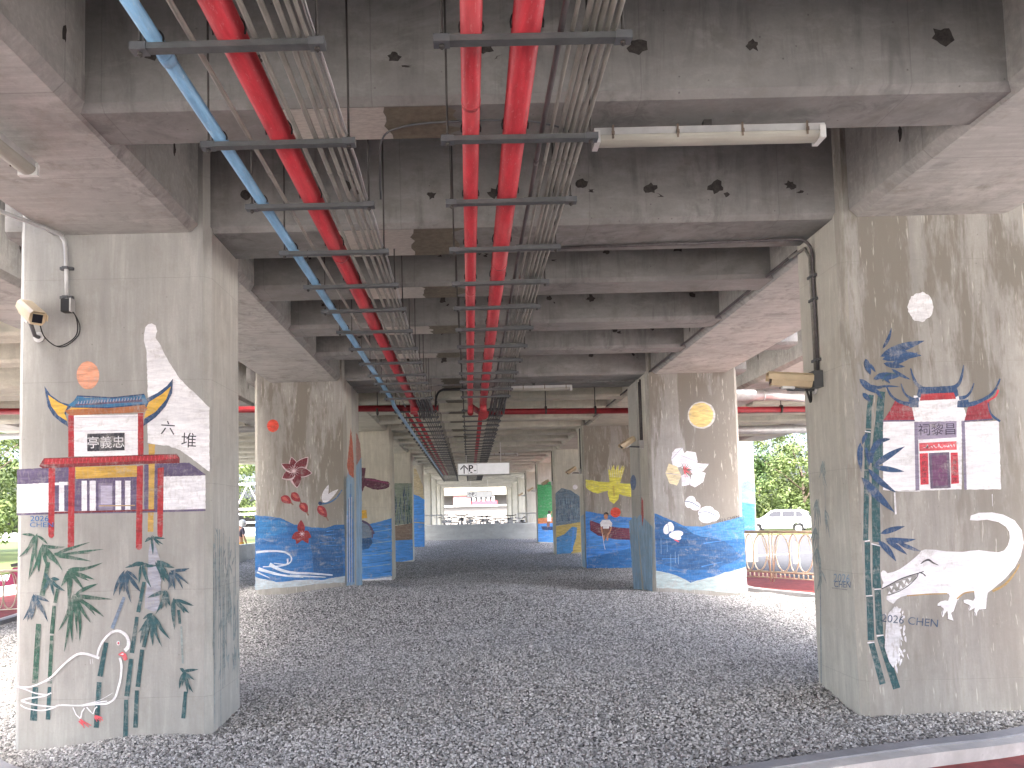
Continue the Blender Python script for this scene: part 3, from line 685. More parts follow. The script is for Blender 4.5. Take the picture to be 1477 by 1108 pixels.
# ---- second pier, left
a=Art('Y',11.44); P=cl['L2']; H=(340,520,3.077)
q=a.zoom(*H)
q.poly([(86,688),(150,692),(200,700),(260,728),(340,741),(400,743),(440,730),(483,729),(486,965),(440,985),(380,988),(300,1000),(200,1005),(86,1015)],SEA,2)
q.poly([(86,960),(180,985),(280,975),(380,975),(486,955),(486,985),(380,990),(260,1004),(86,1018)],paint((.42,.50,.54),.6),4)
q.poly([(330,760),(470,745),(478,960),(350,965)],SEAD,8); q.poly([(100,700),(220,715),(230,760),(100,800)],SEAL if False else paint((.015,.17,.42),.15),6)
for pts,w in (([(90,852),(150,846),(215,850),(246,872),(240,898),(200,912),(120,916)],10),([(150,905),(200,930),(260,943),(330,945),(430,953)],16),([(100,925),(200,952),(300,962)],14),([(230,880),(225,905),(170,900)],8),([(95,940),(150,965)],8),([(240,955),(400,962)],10)): q.stroke(pts,w,paint((.55,.62,.70),.4),(1,.4))
for k in range(10): q.stroke([(370+random.uniform(-20,90),760+k*16),(430+random.uniform(0,40),752+k*17)],3,SEAL,(1,.3))
a.done('painted_water',P); a.zoom(*H).ell(165,290,26,28,SUNR); a.done('painted_sun',P)
q=a.zoom(*H)
PW=paint((.62,.48,.50),.2)
def petal(q,cx,cy,tx,ty,w,m,e=None):
    if e: q.leaf(cx,cy,tx+(tx-cx)*.06,ty+(ty-cy)*.06,w*1.2,e)
    q.leaf(cx,cy,tx,ty,w,m)
for tx,ty,w in ((248,432,34),(318,432,44),(335,500,40),(272,562,42),(208,522,40),(205,460,30)): petal(q,262,492,tx,ty,w,MAR,PW)
for k in range(14): an=k*.45; q.stroke([(258,490),(258+26*math.cos(an),490+26*math.sin(an))],3,PW,(1,.4),False)
for cx,cy,dx,dy in ((225,620,24,14),(268,607,20,20),(302,655,16,22),(385,672,20,26)): q.leaf(cx-dx,cy-dy,cx+dx,cy+dy,36,paint((.30,.02,.03),.1)); q.leaf(cx-dx*.8,cy-dy*.8,cx+dx*.4,cy+dy*.3,14,paint((.50,.10,.08),.1)); q.stroke([(cx+dx*.8,cy+dy*.8),(cx+dx*1.3,cy+dy*1.5)],6,BRN,curve=False)
for tx,ty,w in ((290,708,34),(248,790,36),(335,785,38),(270,815,30),(322,812,30),(292,800,36)): q.leaf(292,768,tx,ty,w,paint((.26,.015,.02),.1))
for k in range(8): an=k*.8; q.stroke([(294,770),(294+14*math.cos(an),770+14*math.sin(an))],3,PW,(1,.4),False)
a.done('painted_flowers',P)
q.leaf(388,630,412,552,26,paint((.66,.66,.68),.3)); q.leaf(392,632,455,572,24,paint((.66,.66,.68),.3)); q.stroke([(472,574),(445,612),(410,632),(375,636)],7,paint((.05,.14,.28),.1),(.6,1.3)); q.ell(375,634,9,8,NAVY)
a.done('painted_dragonfly',P)
q.text('2026 CHEN',97,640,70,paint((.10,.09,.08),.2),0,.12) if False else q.stroke([(97,600),(95,640),(98,685)],3,GREYP)
a.done('signature',P)
a=Art('X',LX1); a.poly([(499.5,690),(504,676),(508,672),(511,690),(511.5,843),(500,845)],PSEA,.6); a.poly([(500.5,672),(503,650),(506,617),(508.5,640),(510.5,672),(510,690),(503,684)],FLAME,.5)
for k in range(9): a.stroke([(500.5+k*1.1,690+random.uniform(0,60)),(501+k*1.1,840)],.9,[WHT2,SEAL,SEA][k%3],curve=False)
a.done('painted_water',cl['L2'])
a.poly([(513.5,662),(518,656),(521.5,660),(522.5,844),(514,845)],PSEA,.6); a.poly([(513.5,624),(516,628),(519.5,640),(521,660),(514,672)],PFLAME,.5); a.done('painted_water',cl['L2b'])
# ---- second pier, right
a=Art('Y',11.44); P=cl['R2']; J=(890,520,3.077); q=a.zoom(*J)
q.poly([(166,678),(220,700),(300,735),(380,738),(480,713),(562,692),(574,945),(480,960),(400,990),(350,1012),(300,1000),(240,985),(175,975)],SEA,2)
q.poly([(300,735),(380,738),(480,713),(562,692),(566,790),(470,800),(360,790)],SEAL if False else paint((.05,.22,.50),.15),5); q.poly([(168,690),(260,725),(340,770),(480,800),(560,870),(440,930),(300,930),(175,900)],SEAD,8)
q.poly([(175,930),(260,955),(330,985),(400,965),(500,935),(574,915),(580,1035),(420,1025),(175,1008)],paint((.40,.50,.50),.65),6)
for k in range(12):
    x=random.uniform(190,430); y=random.uniform(740,960); q.stroke([(x,y),(x+random.uniform(40,130),y+random.uniform(-22,10))],3,random.choice([SEAL,SEA,SEAD]),(1,.2))
for x,y0,y1 in ((195,790,860),(222,800,850),(238,860,930),(258,850,900),(272,860,905)): q.stroke([(x,y0),(x+1,y1)],1.3,PSEA,curve=False)
a.done('painted_water',P)
q=a.zoom(*J); q.ell(375,243,62,60,paint((.66,.63,.58),.35)); q.ell(373,242,54,54,PYEL); a.done('painted_moon',P)
q=a.zoom(*J)
for pts,m in (([(240,440),(245,410),(258,393),(290,387),(302,420),(284,470),(252,480)],WHT),([(285,422),(310,402),(350,408),(358,450),(332,482),(288,478)],WHT),([(322,492),(350,455),(408,460),(385,490),(340,507)],WHT),([(322,552),(330,510),(365,490),(394,500),(382,540),(345,564)],WHT),([(214,500),(230,458),(266,470),(286,510),(266,556),(233,545)],CREAMW),([(284,512),(310,498),(326,520),(320,553),(288,558)],WHT2)):
    q.poly(pts,m,2); q.stroke([pts[0],pts[len(pts)//2]],2,LAV)
for k in range(12): an=-1.9+k*.3; q.stroke([(298,488),(298+34*math.cos(an),488+34*math.sin(an))],4.5,PINKR if k%3 else GRN,(1.3,.3),False)
for cx,cy,rx,ry,rt in ((325,628,22,28,.5),(345,645,26,20,.3),(395,672,36,24,-.3),(425,688,30,26,.2),(395,700,32,22,.1)): q.ell(cx,cy,rx,ry,WHT,rt)
for pts in (([(300,625),(330,630),(365,650)]),([(362,675),(400,672),(440,690)])): q.stroke(pts,4,GRAYB)
for cx,cy,rx,ry,rt in ((222,748,16,24,.3),(238,738,14,22,-.3),(262,772,32,16,-.2),(258,782,28,12,.3)): q.ell(cx,cy,rx,ry,WHT,rt)
q.stroke([(255,795),(275,805)],5,PINKR); q.stroke([(225,725),(232,770)],3,GRAYB)
a.done('painted_magnolia',P); q.text('2026 CHEN',492,703,13,BLKP,-.2,1.1); a.done('signature',P)
a=Art('X',RX0); a.poly([(918.5,748),(923,742),(927,745),(941,760),(941,853),(929,852)],PSEA,.5); a.poly([(925,716),(927.5,722),(928.5,745),(926.5,760),(925,740)],paint((.5,.06,.05),.3),.3); a.done('painted_water',cl['R2'])
a.poly([(907,752),(916,744),(919,750),(926,852),(914,850)],PSEA,.5); a.ell(913.5,696,4.2,11,paint((.10,.17,.34),.3)); a.done('painted_water',cl['R2b'])
# ---- third pier
a=Art('Y',18.08); P=cl['L3']; q=a.zoom(*H)
q.poly([(540,745),(600,725),(650,712),(692,700),(694,972),(600,988),(540,988)],SEAL,1.5); q.poly([(540,975),(620,968),(694,958),(694,975),(600,992),(540,992)],WHT2,1.5)
for k in range(14): y=735+k*17; q.stroke([(560,y+14),(620,y+8),(688,y-2)],3.5,[SEA,PSEA,SEAL][k%3],(.4,1))
q.poly([(540,790),(600,785),(608,808),(590,835),(540,845)],SEAD,1); q.poly([(540,720),(588,722),(606,750),(605,785),(540,792)],GRAYB,1); q.stroke([(560,712),(590,728),(606,755),(614,770)],9,PURP); q.stroke([(600,740),(607,775),(604,790)],5,PURP); q.poly([(540,665),(580,664),(584,700),(540,704)],YEL,1)
a.done('painted_boatman',P)
q=a.zoom(480,560,7.385); q.poly([(300,845),(352,850),(345,900),(338,955),(430,962),(520,985),(590,995),(606,1015),(600,1055),(560,1072),(480,1083),(420,1075),(370,1055),(340,1040),(320,1095),(300,1110)],MAR2,3); q.stroke([(350,975),(470,985),(590,1015)],22,paint((.20,.03,.10),.1),(.5,1))
a.done('painted_wing',P)
a=Art('Y',18.08); P=cl['R3']; MM=(760,560,3.693); q=a.zoom(*MM)
q.poly([(312,655),(400,670),(480,682),(575,692),(575,955),(318,960)],paint((.04,.22,.62),.12,(3,3,26)),2); q.poly([(330,690),(560,720),(560,800),(380,860),(330,850)],SEAL,6); q.poly([(322,905),(430,882),(575,846),(575,956),(322,961)],SEA,3)
a.done('painted_water',P)
q=a.zoom(*MM); q.poly([(313,487),(345,490),(380,498),(440,500),(438,470),(432,430),(445,440),(462,408),(470,440),(485,408),(492,440),(512,410),(508,445),(522,415),(512,455),(500,490),(497,506),(575,511),(575,580),(520,575),(492,565),(487,590),(463,617),(440,600),(430,560),(432,545),(380,562),(345,552),(325,540),(313,525)],YLW,2)
for k in range(7): q.stroke([(448+k*9,475),(438+k*13,412)],5,paint((.85,.83,.45),.2),(1,.4),False)
q.stroke([(460,520),(465,575)],10,paint((.60,.52,.08),.2)); a.done('painted_bird',P,'yellow painted bird seen from above with spread wings')
q=a.zoom(*MM); q.ell(472,662,27,27,SUNR); a.done('painted_sun',P)
q=a.zoom(*MM); q.poly([(335,703),(400,726),(480,742),(575,748),(575,808),(470,806),(380,786),(337,757)],paint((.12,.02,.06),.15),1)
for k in range(5): q.stroke([(340,715+k*9),(400,737+k*10),(480,752+k*10),(570,758+k*10)],2.5,paint((.26,.06,.07),.1))
q.poly([(404,745),(438,745),(437,790),(432,812),(424,790),(415,812),(405,810)],BRN,1); q.poly([(405,785),(415,785),(415,812),(406,810)],SKIN,.5); q.poly([(424,785),(434,785),(433,812),(424,811)],SKIN,.5)
q.poly([(390,718),(402,702),(440,701),(455,720),(450,742),(438,735),(437,748),(406,748),(404,735),(394,740)],WHT,1); q.stroke([(396,738),(400,765),(404,778)],8,SKIN); q.stroke([(450,740),(442,765),(430,782)],8,SKIN)
q.ell(421,684,11,15,SKIN); q.poly([(408,682),(410,665),(422,660),(434,666),(434,682),(428,672),(414,672)],HAIRP,1); q.stroke([(402,775),(410,830),(417,860)],2.5,WHT2)
a.done('painted_boatman',P,'painted man in white shirt sitting in a maroon boat')
a=Art('X',RX0); a.poly([(837.5,745),(842,742),(845,819),(840,817)],PSEA,.4); a.done('painted_water',cl['R3'])
# ---- farther piers
a=Art('Y',24.37); P=cl['L4']; q=a.zoom(*H)
q.poly([(700,545),(782,545),(784,722),(700,732)],paint((.22,.28,.22),.2),1)
for k in range(60): x=random.uniform(705,780); y=random.uniform(550,700); q.stroke([(x,y+45),(x+random.uniform(-6,6),y)],3,random.choice([NAVY,TEAL,GRAYB]),(1,.3),False)
q.poly([(700,736),(784,722),(785,797),(700,802)],paint((.22,.16,.12),.2),1); q.poly([(700,800),(785,795),(787,885),(700,900)],SEAL,1); a.done('painted_reeds',P)
a=Art('Y',24.37); P=cl['R4']; q=a.zoom(*MM)
q.poly([(152,560),(185,532),(235,545),(285,580),(285,718),(155,732)],SLATE,2)
for k in range(60): x=random.uniform(156,278); y=random.uniform(545,690); q.stroke([(x,y+40),(x+random.uniform(-6,6),y)],3,random.choice([NAVY,GRAYB,paint((.22,.33,.40),.2)]),(1,.3),False)
q.ell(257,527,13,13,WHT); q.poly([(156,735),(290,712),(290,872),(235,880),(156,884)],SAND,1); q.poly([(158,795),(200,778),(240,738),(268,742),(262,800),(235,880),(158,884)],paint((.06,.24,.50),.15),1); q.stroke([(250,745),(245,800),(240,870)],10,SEAL)
a.done('painted_river',P)
a=Art('Y',30.48); P=cl['L5']; q=a.zoom(*H); q.poly([(790,480),(800,480),(832,560),(834,615),(790,600)],paint((.52,.44,.26),.3),1); q.poly([(790,595),(812,602),(838,618),(838,826),(790,832)],SEAL,1); q.stroke([(792,718),(836,722)],4,SAND); a.done('painted_water',P)
a=Art('Y',30.48); P=cl['R5']; q=a.zoom(*MM)
q.poly([(55,512),(80,515),(105,498),(150,500),(150,692),(60,696)],GREEN,1); q.poly([(58,694),(150,686),(150,722),(58,726)],ORNG,1); q.poly([(58,722),(150,718),(150,822),(60,818)],SEAL,1); q.poly([(76,735),(150,738),(150,758),(82,754)],NAVY,1)
q.poly([(108,672),(128,668),(130,710),(108,710)],WHT,1); q.ell(119,660,7,9,HAIRP); q.poly([(106,710),(122,710),(121,738),(106,738)],BRN,1); q.stroke([(125,675),(133,655)],4,SKIN); a.done('painted_river',P)
a=Art('Y',24.37); q=a.zoom(1060,540,3.47); q.poly([(20,540),(60,535),(85,545),(100,560),(102,790),(20,790)],paint((.20,.45,.62),.2),1); q.poly([(20,640),(100,650),(102,790),(20,790)],SEAL,1); q.poly([(40,545),(70,528),(95,550),(95,590),(40,570)],GRAYB,1); q.stroke([(40,630),(95,640)],6,paint((.4,.45,.5),.2)); a.done('painted_water',OUTR[0])

# ------------------------------------------------------------------ viaduct deck, girders, cross beams
CX0,CX1,DY0,DY1=-3.42,4.32,-8.0,58.0      # middle deck; open gaps separate it from the neighbouring decks
def deck(x0,x1,y0,y1,label):
    bm=NB(); box(bm,x0,x1,y0,y1,ZD,ZD+.3)
    for xa,xb in ((x0-.02,x0+.2),(x1-.2,x1+.02)): box(bm,xa,xb,y0,y1,ZD+.302,ZD+1.2)
    return tag(bm2obj('viaduct_deck',bm,M_DECK),label,'bridge deck','viaduct decks')
deck(CX0,CX1,DY0,DY1,'middle concrete deck slab over the pipes and gravel')
deck(4.75,9.15,10.4,23.2,'right neighbouring deck slab beyond the gap, towards the white car')
deck(4.75,9.15,DY0,5.8,'unseen right deck slab beside and behind the camera, shaped for the light')  # unseen slab sized to darken column fronts, open beyond to let daylight in
deck(-10.7,-3.88,6.3,28.5,'left neighbouring deck slab beyond the gap, behind the gate column')
deck(-10.7,-3.88,DY0,4.3,'unseen left deck slab beside and behind the camera, shaped for the light')  # out of view; stops short of the visible slab to admit side light
def girder(x0,x1,y0,y1,label,zb=ZH-.004):
    bm=NB(); c=.055
    prism(bm,[(x0+c,zb),(x1-c,zb),(x1,zb+c),(x1,ZD+.02),(x0,ZD+.02),(x0,zb+c)],'y',y0,y1)
    # dark patched tie holes in two rows on the inner faces
    rnd=random.Random(int(y0*10+x0*7))
    for xf,sg in ((x0,-1),(x1,1)):
        y=y0+.4
        while y<min(y1,24)-.2:
            if rnd.random()<.85:
                zc_=zb+.26+rnd.uniform(-.07,.16); blotch(bm,lambda a,b:(xf+sg*.0025,y+a*.6,zc_+b*1.5),rnd,.032,1)
            y+=rnd.uniform(.55,.85)
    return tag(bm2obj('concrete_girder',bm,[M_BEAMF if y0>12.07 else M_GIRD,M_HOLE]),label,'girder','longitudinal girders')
def blotch(bm,f,rnd,r,mi,n=13):
    vs=[]
    for k in range(n):
        a=2*math.pi*k/n; q=r*rnd.uniform(.6,1.35); vs.append(bm.verts.new(f(q*math.cos(a),q*math.sin(a))))
    bm.faces.new(vs).material_index=mi
girder(-3.0,-1.905,DY0,12.068,'left girder over the gate and maroon flower columns')
girder(-3.0,-1.905,12.072,36.8,'left girder beyond the joint gap, over the far left columns')
girder(-3.0,-1.905,36.81,DY1,'left girder farthest away, beyond the low grey wall')
girder(2.775,3.95,DY0,12.068,'right girder over the crocodile and magnolia columns')
girder(2.775,3.95,12.072,36.8,'right girder beyond the joint gap, over the yellow bird column')
girder(2.775,3.95,36.81,DY1,'right girder farthest away, beyond the low grey wall')
girder(4.82,5.7,10.4,23.1,'brightly lit right girder across the gap, behind the crocodile column',ZH+.06)
girder(-4.9,-3.95,6.3,28.4,'brightly lit left girder across the gap, behind the gate column',ZH+.06)
girder(8.06,9.03,10.4,23.1,'outermost right girder along the daylight edge',ZH+.02)
girder(-10.36,-9.39,6.3,28.4,'outermost left girder along the daylight edge',ZH+.02)
BEAMS=[(-2.1,-1.7),(-.3,.05),(.8,1.22),(2.28,2.70),(3.77,4.17),(5.44,6.06),(6.84,7.26),(8.27,8.70),(9.66,10.02),(11.47,12.02),(12.12,12.68),(13.62,14.04),(15.1,15.5),(16.6,17.0)]
for i in range(3,9):
    y=PIERS[i][0]; BEAMS.append((y+.04,y+.62)); s=(PIERS[i+1][0]-y)/4
    for k in (1,2,3): BEAMS.append((y+k*s,y+k*s+.42))
def beam(y0,y1,label,i,DXa=CX0+.1,DXb=CX1-.1,group='concrete cross beams'):
    bm=NB(); c=.035; zb=ZH+.012
    prism(bm,[(y0+c,zb),(y1-c,zb),(y1,zb+c),(y1,ZD+.015),(y0,ZD+.015),(y0,zb+c)],'x',DXa,DXb)
    rnd=random.Random(i*31+5)
    if 3.5<y0<20 and group=='concrete cross beams':
        # dark patches at the formwork tie holes of the facing side
        for x in () if DXa>5 or DXb<-4 else (-1.5,-.93,-.33,.12,.86,1.38,1.95,2.42):
            if rnd.random()<.86:
                zc_=zb+.27+rnd.uniform(-.04,.05); xx=x+rnd.uniform(-.12,.12); r=rnd.uniform(.022,.048)
                blotch(bm,lambda a,b:(xx+a*1.15,y0-.0025,zc_+b),rnd,r,1)
                if rnd.random()<.5: blotch(bm,lambda a,b:(xx+a+rnd.uniform(.04,.09),y0-.0022,zc_+b-.05),rnd,r*.4,1,7)
        # old render patch under the soffit between the two pipe rows
        pts=[(-.47,0)]
        w=y1-y0
        L_=[(-.38+rnd.uniform(-.03,.03),y0+c+.002+(w-2*c)*k/7) for k in range(8)]; R_=[(-.03+rnd.uniform(-.07,.07),y0+c+.002+(w-2*c)*k/7) for k in range(8)]
        vs=[bm.verts.new((a,b,zb-.0025)) for a,b in L_+R_[::-1]]; bm.faces.new(vs).material_index=2
        L2=[(-.98+rnd.uniform(-.05,.05),y0+c+.002+(w-2*c)*k/7) for k in range(8)]
        vs=[bm.verts.new((a,b,zb-.002)) for a,b in L2+[(a-.002,b) for a,b in L_[::-1]]]; bm.faces.new(vs).material_index=3
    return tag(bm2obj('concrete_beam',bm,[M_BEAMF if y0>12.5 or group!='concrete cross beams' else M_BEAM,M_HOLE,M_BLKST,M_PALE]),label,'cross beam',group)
blab={0:'concrete cross beam above and behind the camera, farthest back',1:'concrete cross beam above and just behind the camera',2:'concrete cross beam straight above the camera',3:'concrete cross beam in front of the top edge of view',
 4:'nearest concrete cross beam in view, with the long batten light under it',5:'concrete cross beam framing into the gate and crocodile columns',6:'first concrete cross beam behind the gate column',7:'second concrete cross beam behind the gate column',8:'third concrete cross beam behind the gate column',
 9:'concrete cross beam framing into the maroon flower and magnolia columns',10:'concrete cross beam just behind the joint gap, before the crossing red pipe',11:'concrete cross beam right behind the crossing red pipe',12:'middle cross beam between the crossing red pipe and the yellow bird column',13:'last cross beam before the yellow bird column'}
for i,(a,b) in enumerate(BEAMS):
    lab=blab.get(i)
    if lab is None:
        j=i-14; p=j//4; k=j%4; pn=['yellow bird column','slate reed column','green painted column','first bare column beyond the low wall','second bare column beyond the low wall','third bare column beyond the low wall'][p]
        lab=(f'concrete cross beam framing into the {pn}' if k==0 else f'{ORD[k-1]} concrete cross beam past the {pn}')
    beam(a,b,lab,i)
    if 10.5<a<23: beam(a,b,'concrete cross beam of the neighbouring deck on the right',i+60,5.65,8.9,'right neighbouring cross beams')
    if 6.4<a<28: beam(a,b,'concrete cross beam of the neighbouring deck on the left',i+120,-10.2,-4.85,'left neighbouring cross beams')

# ------------------------------------------------------------------ pipe racks
ZT=EYE+1.80                    # underside of the hanger rails
TY=[2.07,2.82,3.59,4.33,5.11,5.87,6.57,7.33,8.09,8.85,9.60,10.2,10.85,11.5]
FARY=[12.95+.75*k for k in range(34)]
def hanger(x0,x1,y,label,group,upper=None):
    t=thing('pipe_hanger',((x0+x1)/2,y,ZT),label,'pipe hanger',group)
    bm=NB(); w=.021
    # open channel: web facing the camera, two flanges
    box(bm,x0+.001,x1-.001,y-w,y-w+.004,ZT,ZT+.024); box(bm,x0+.001,x1-.001,y-w+.004,y+w,ZT,ZT+.004); box(bm,x0+.001,x1-.001,y-w+.004,y+w,ZT+.020,ZT+.024)
    bm2obj('rail',bm,M_RAIL,t)
    for xe in (x0,x1):
        bm=NB(); sg=1 if xe==x0 else -1
        a,b=sorted((xe-sg*.012,xe+sg*.05)); box(bm,a,b,y-w-.004,y+w+.004,ZT-.003,ZT+.027); bm2obj('end_cap',bm,M_DGREY,t)
        bm=NB(); xr=xe+sg*.02; tube(bm,[(xr,y,ZT-.02),(xr,y,ZD)],.0055,6); tube(bm,[(xr,y,ZT+.026),(xr,y,ZT+.04)],.011,6); tube(bm,[(xr,y,ZT-.014),(xr,y,ZT-.004)],.011,6)
        bm2obj('rod',bm,M_ROD,t)
    if upper:
        a,b=upper; bm=NB(); box(bm,a,b,y+.03,y+.06,ZT+.026,ZT+.05); bm2obj('upper_rail',bm,M_RAIL,t)
    t.rotation_euler=(0,HR.uniform(-.007,.007),HR.uniform(-.014,.014)); return t
HR=random.Random(77)
def clamp_bm(x,y,r):
    bm=NB(); tube(bm,arc((x,y,ZT+.027+r),r+.006,-.3,math.pi+.3,10,'xz'),.004,5); return bm
PL=[('blue',-1.165,.030),('redL',-.878,.058)]; PR=[('redM',.048,.042),('redR',.262,.058)]
protoL=protoR=None
for i,y in enumerate(TY):
    first=i==0
    lab=f'{ORD[i]} grey pipe hanger from the camera on the left rack with blue pipe'
    t=hanger(-1.235,-.52,y,lab,'left rack pipe hangers')
    for _,x,r in PL: bm2obj('clamp',clamp_bm(x,y+.01,r),M_BLK,t)
    lab=f'{ORD[i]} grey pipe hanger from the camera on the right rack with two red pipes'
    t=hanger(-.085,.645,y,lab,'right rack pipe hangers',(.36,.63))
    for _,x,r in PR: bm2obj('clamp',clamp_bm(x,y+.01,r),M_BLK,t)
pl=pr=None
for i,y in enumerate(FARY):
    la='grey pipe hanger among the packed rails beyond the crossing red pipe, left rack'; lb='grey pipe hanger among the packed rails beyond the crossing red pipe, right rack'
    if pl is None:
        pl=hanger(-1.235,-.52,y,la,'far left rack pipe hangers'); pr=hanger(-.085,.62,y,lb,'far right rack pipe hangers',(.36,.61))
    else:
        dup(pl,(pl.location.x,y,ZT)); dup(pr,(pr.location.x,y,ZT))
def pipe(name,pts,r,mat,label,cat,group=None,seg=14,couplings=()):
    bm=NB(); tube(bm,pts,r,seg)
    for p,ax in couplings:
        disc_y(bm,p,r*(1.045 if r>.035 else 1.12),.035 if r>.035 else .05,seg,ax)
    return tag(bm2obj(name,bm,mat),label,cat,group)
zp=lambda r: ZT+.027+r
def elbow_run(x,r,xdir,yend,zdrop):
    z=zp(r); R_=.13
    pts=[(x,-3,z),(x,yend-R_,z)]+arc((x,yend-R_,z-R_),R_,math.pi/2,0,7,'yz')[1:]+[(x,yend,z-zdrop)]
    return pts
pipe('blue_pipe',[(-1.165,-3,zp(.03)),(-1.165,11.7,zp(.03)),(-1.165,12.2,zp(.03)-.06),(-1.165,12.6,zp(.03)-.06),(-1.13,33,zp(.03)-.02)],.030,M_BLUE,'pale blue plastic water pipe running along the left rack','pipe',None,14,[((-1.165,y,zp(.03)),'y') for y in (2.95,6.9,10.9)])
z=zp(.058)
pipe('red_fire_pipe',elbow_run(-.878,.058,0,12.55,.16),.058,M_RED,'thick red fire pipe on the left rack beside the blue pipe','pipe','red fire pipes',18,[((-.878,y,z),'y') for y in (1.2,5.35,9.3)]+[((-.878,12.55,z-.15),'z')])
pipe('red_fire_pipe',elbow_run(.048,.042,0,12.55,.16),.042,M_RED,'thinner red fire pipe of the right rack, nearest the middle','pipe','red fire pipes',18,[((.048,y,zp(.042)),'y') for y in (3.35,6.25,9.2)])
pipe('red_fire_pipe',elbow_run(.262,.058,0,12.55,.16),.058,M_RED,'thick red fire pipe of the right rack beside the grey conduits','pipe','red fire pipes',18,[((.262,y,z),'y') for y in (1.6,5.6,9.6)])
zc_=EYE+1.84
bm=NB(); tube(bm,[(.048,12.55,zp(.042)-.16),(.06,12.66,zc_+.0),(.2,13.12,zc_-.03),(.36,13.15,zc_-.03),(8.9,13.15,zc_-.16)],.05,14); tube(bm,[(-9.9,13.15,zc_+.2),(-.9,13.15,zc_+.06),(-.5,13.15,zc_+.05)],.055,14)
disc_y(bm,(.262,12.56,zp(.058)-.2),.085,.05,18,'y')
cr=tag(bm2obj('cross_pipe',bm,M_DRED),'dark red fire main crossing under the beams behind the joint gap','pipe')
bm=NB()
for x in (1.35,2.2,-1.55,4.6,5.4): tube(bm,[(x,13.15,zc_-.05),(x,13.15,ZD)],.009,6); disc_y(bm,(x,13.15,zc_+.0-.018*x),.07,.03,14,'x')
bm2obj('pipe_strap',bm,M_ROD,cr)
pipe('red_fire_pipe',[(.245,13.2,z-.02),(.21,33,z-.02)],.045,M_RED,'red pipe of the right rack far beyond the crossing main','pipe','red fire pipes',12)
pipe('red_fire_pipe',[(-.93,13.2,z-.02),(-.93,33,z-.02)],.04,M_RED,'red pipe of the left rack far beyond the crossing main','pipe','red fire pipes',12)
pipe('red_fire_pipe',[(-1.06,13.0,z-.03),(-1.06,33,z-.03)],.03,M_RED,'thin red pipe beside the far blue pipe of the left rack','pipe','red fire pipes',10)
rnd=random.Random(3)
def conduit(x,r,mat,dz,y1,label,group,y0=-3,wob=.0022):
    r*=.92
    pts=[]; y=y0; zz=ZT+.027+dz+r
    while y<y1: pts.append((x+rnd.uniform(-wob,wob),y,zz+rnd.uniform(-.002,.004))); y+=.75
    pts.append((x,y1,zz))
    return pipe('conduit',pts,r,mat,label,'conduit',group,8,[((pts[k][0],pts[k][1]+.2,pts[k][2]),'y') for k in range(1,len(pts)-1,4)])
lc=[(-1.015,.012,M_GALV,'thin pale conduit alone between the blue and thick red pipes'),(-.775,.013,M_GALV,'pale conduit right against the thick red pipe of the left rack'),
 (-.70,.014,M_GALV,'second pale conduit from the thick left red pipe'),(-.645,.013,M_GALV,'third pale conduit from the thick left red pipe'),(-.605,.011,M_GALV,'fourth pale conduit from the thick left red pipe'),(-.575,.009,M_GALV,'slim outermost pale conduit of the left rack')]
for x,r,m,lab in lc: conduit(x,r,m,0,12.5,lab,'left rack conduits')
for k,(x,sag) in enumerate(((-.56,.03),(-.55,.05))):
    pts=[]; y=-1
    while y<12.4: pts+= [(x,y,ZT+.06),(x+.01,y+.37,ZT+.06-sag*rnd.uniform(.0,.5))]; y+=.75
    pipe('cable',pts,  .004,M_LGREY,f'thin white cable drooping along the left rack, {"inner" if k==0 else "outer"} one','cable','white cables',6)
rc=[(.395,.014,M_DKCON,'dark conduit nearest the thick right red pipe'),(.438,.010,M_GALV,'thin pale conduit beside the dark conduit of the right rack'),(.485,.013,M_GALV,'first pale conduit of the tight bundle on the right rack'),
 (.513,.012,M_GALV,'second pale conduit of the tight bundle on the right rack'),(.541,.013,M_GALV,'third pale conduit of the tight bundle on the right rack'),(.570,.012,M_GALV,'fourth pale conduit of the tight bundle on the right rack'),(.600,.012,M_GALV,'outermost pale conduit of the tight bundle on the right rack')]
for x,r,m,lab in rc: conduit(x,r,m,.03,12.4,lab,'right rack conduits')
for x0,n,side in ((-.80,6,'left'),(.40,6,'right')):
    for k in range(n):
        x=x0+k*.042; dz=.03 if side=='right' else 0
        pts=[(x,12.35,ZT+.07+dz),(x+rnd.uniform(-.02,.02),12.62,ZT+.02),(x+rnd.uniform(-.03,.03),12.8,ZT-.10+rnd.uniform(-.05,.03)),(x+rnd.uniform(-.02,.02),13.0,ZT-.02),(x,13.25,ZT+.065),(x+.01,33,ZT+.065)]
        pipe('cable',smooth_line(pts,4),.011,M_DKCON if k%2==0 else M_DGREY,f'dark cable sagging under the crossing red pipe, one of six on the {side} rack','cable',f'{side} rack sagging cables',6)
# white stub pipe near the top of view and thin wire between beam 1 and the racks
pipe('stub_pipe',[(.43,1.9,EYE+2.0),(.437,2.62,EYE+1.93)],.018,M_WHT,'short capped white pipe end above the right rack conduits','pipe',None,10)
pipe('wire',smooth_line([(-.5,4.6,ZH-.13),(-.47,4.3,ZH-.12),(-.43,4.05,ZH-.04),(-.33,3.98,ZH-.01),(-.1,3.94,ZH-.005),(.3,3.94,ZH-.005),(.5,3.96,ZH-.03),(.58,3.9,ZH-.1)],5),.0055,M_DGREY,'thin grey wire clipped under the nearest cross beam','wire',None,6)

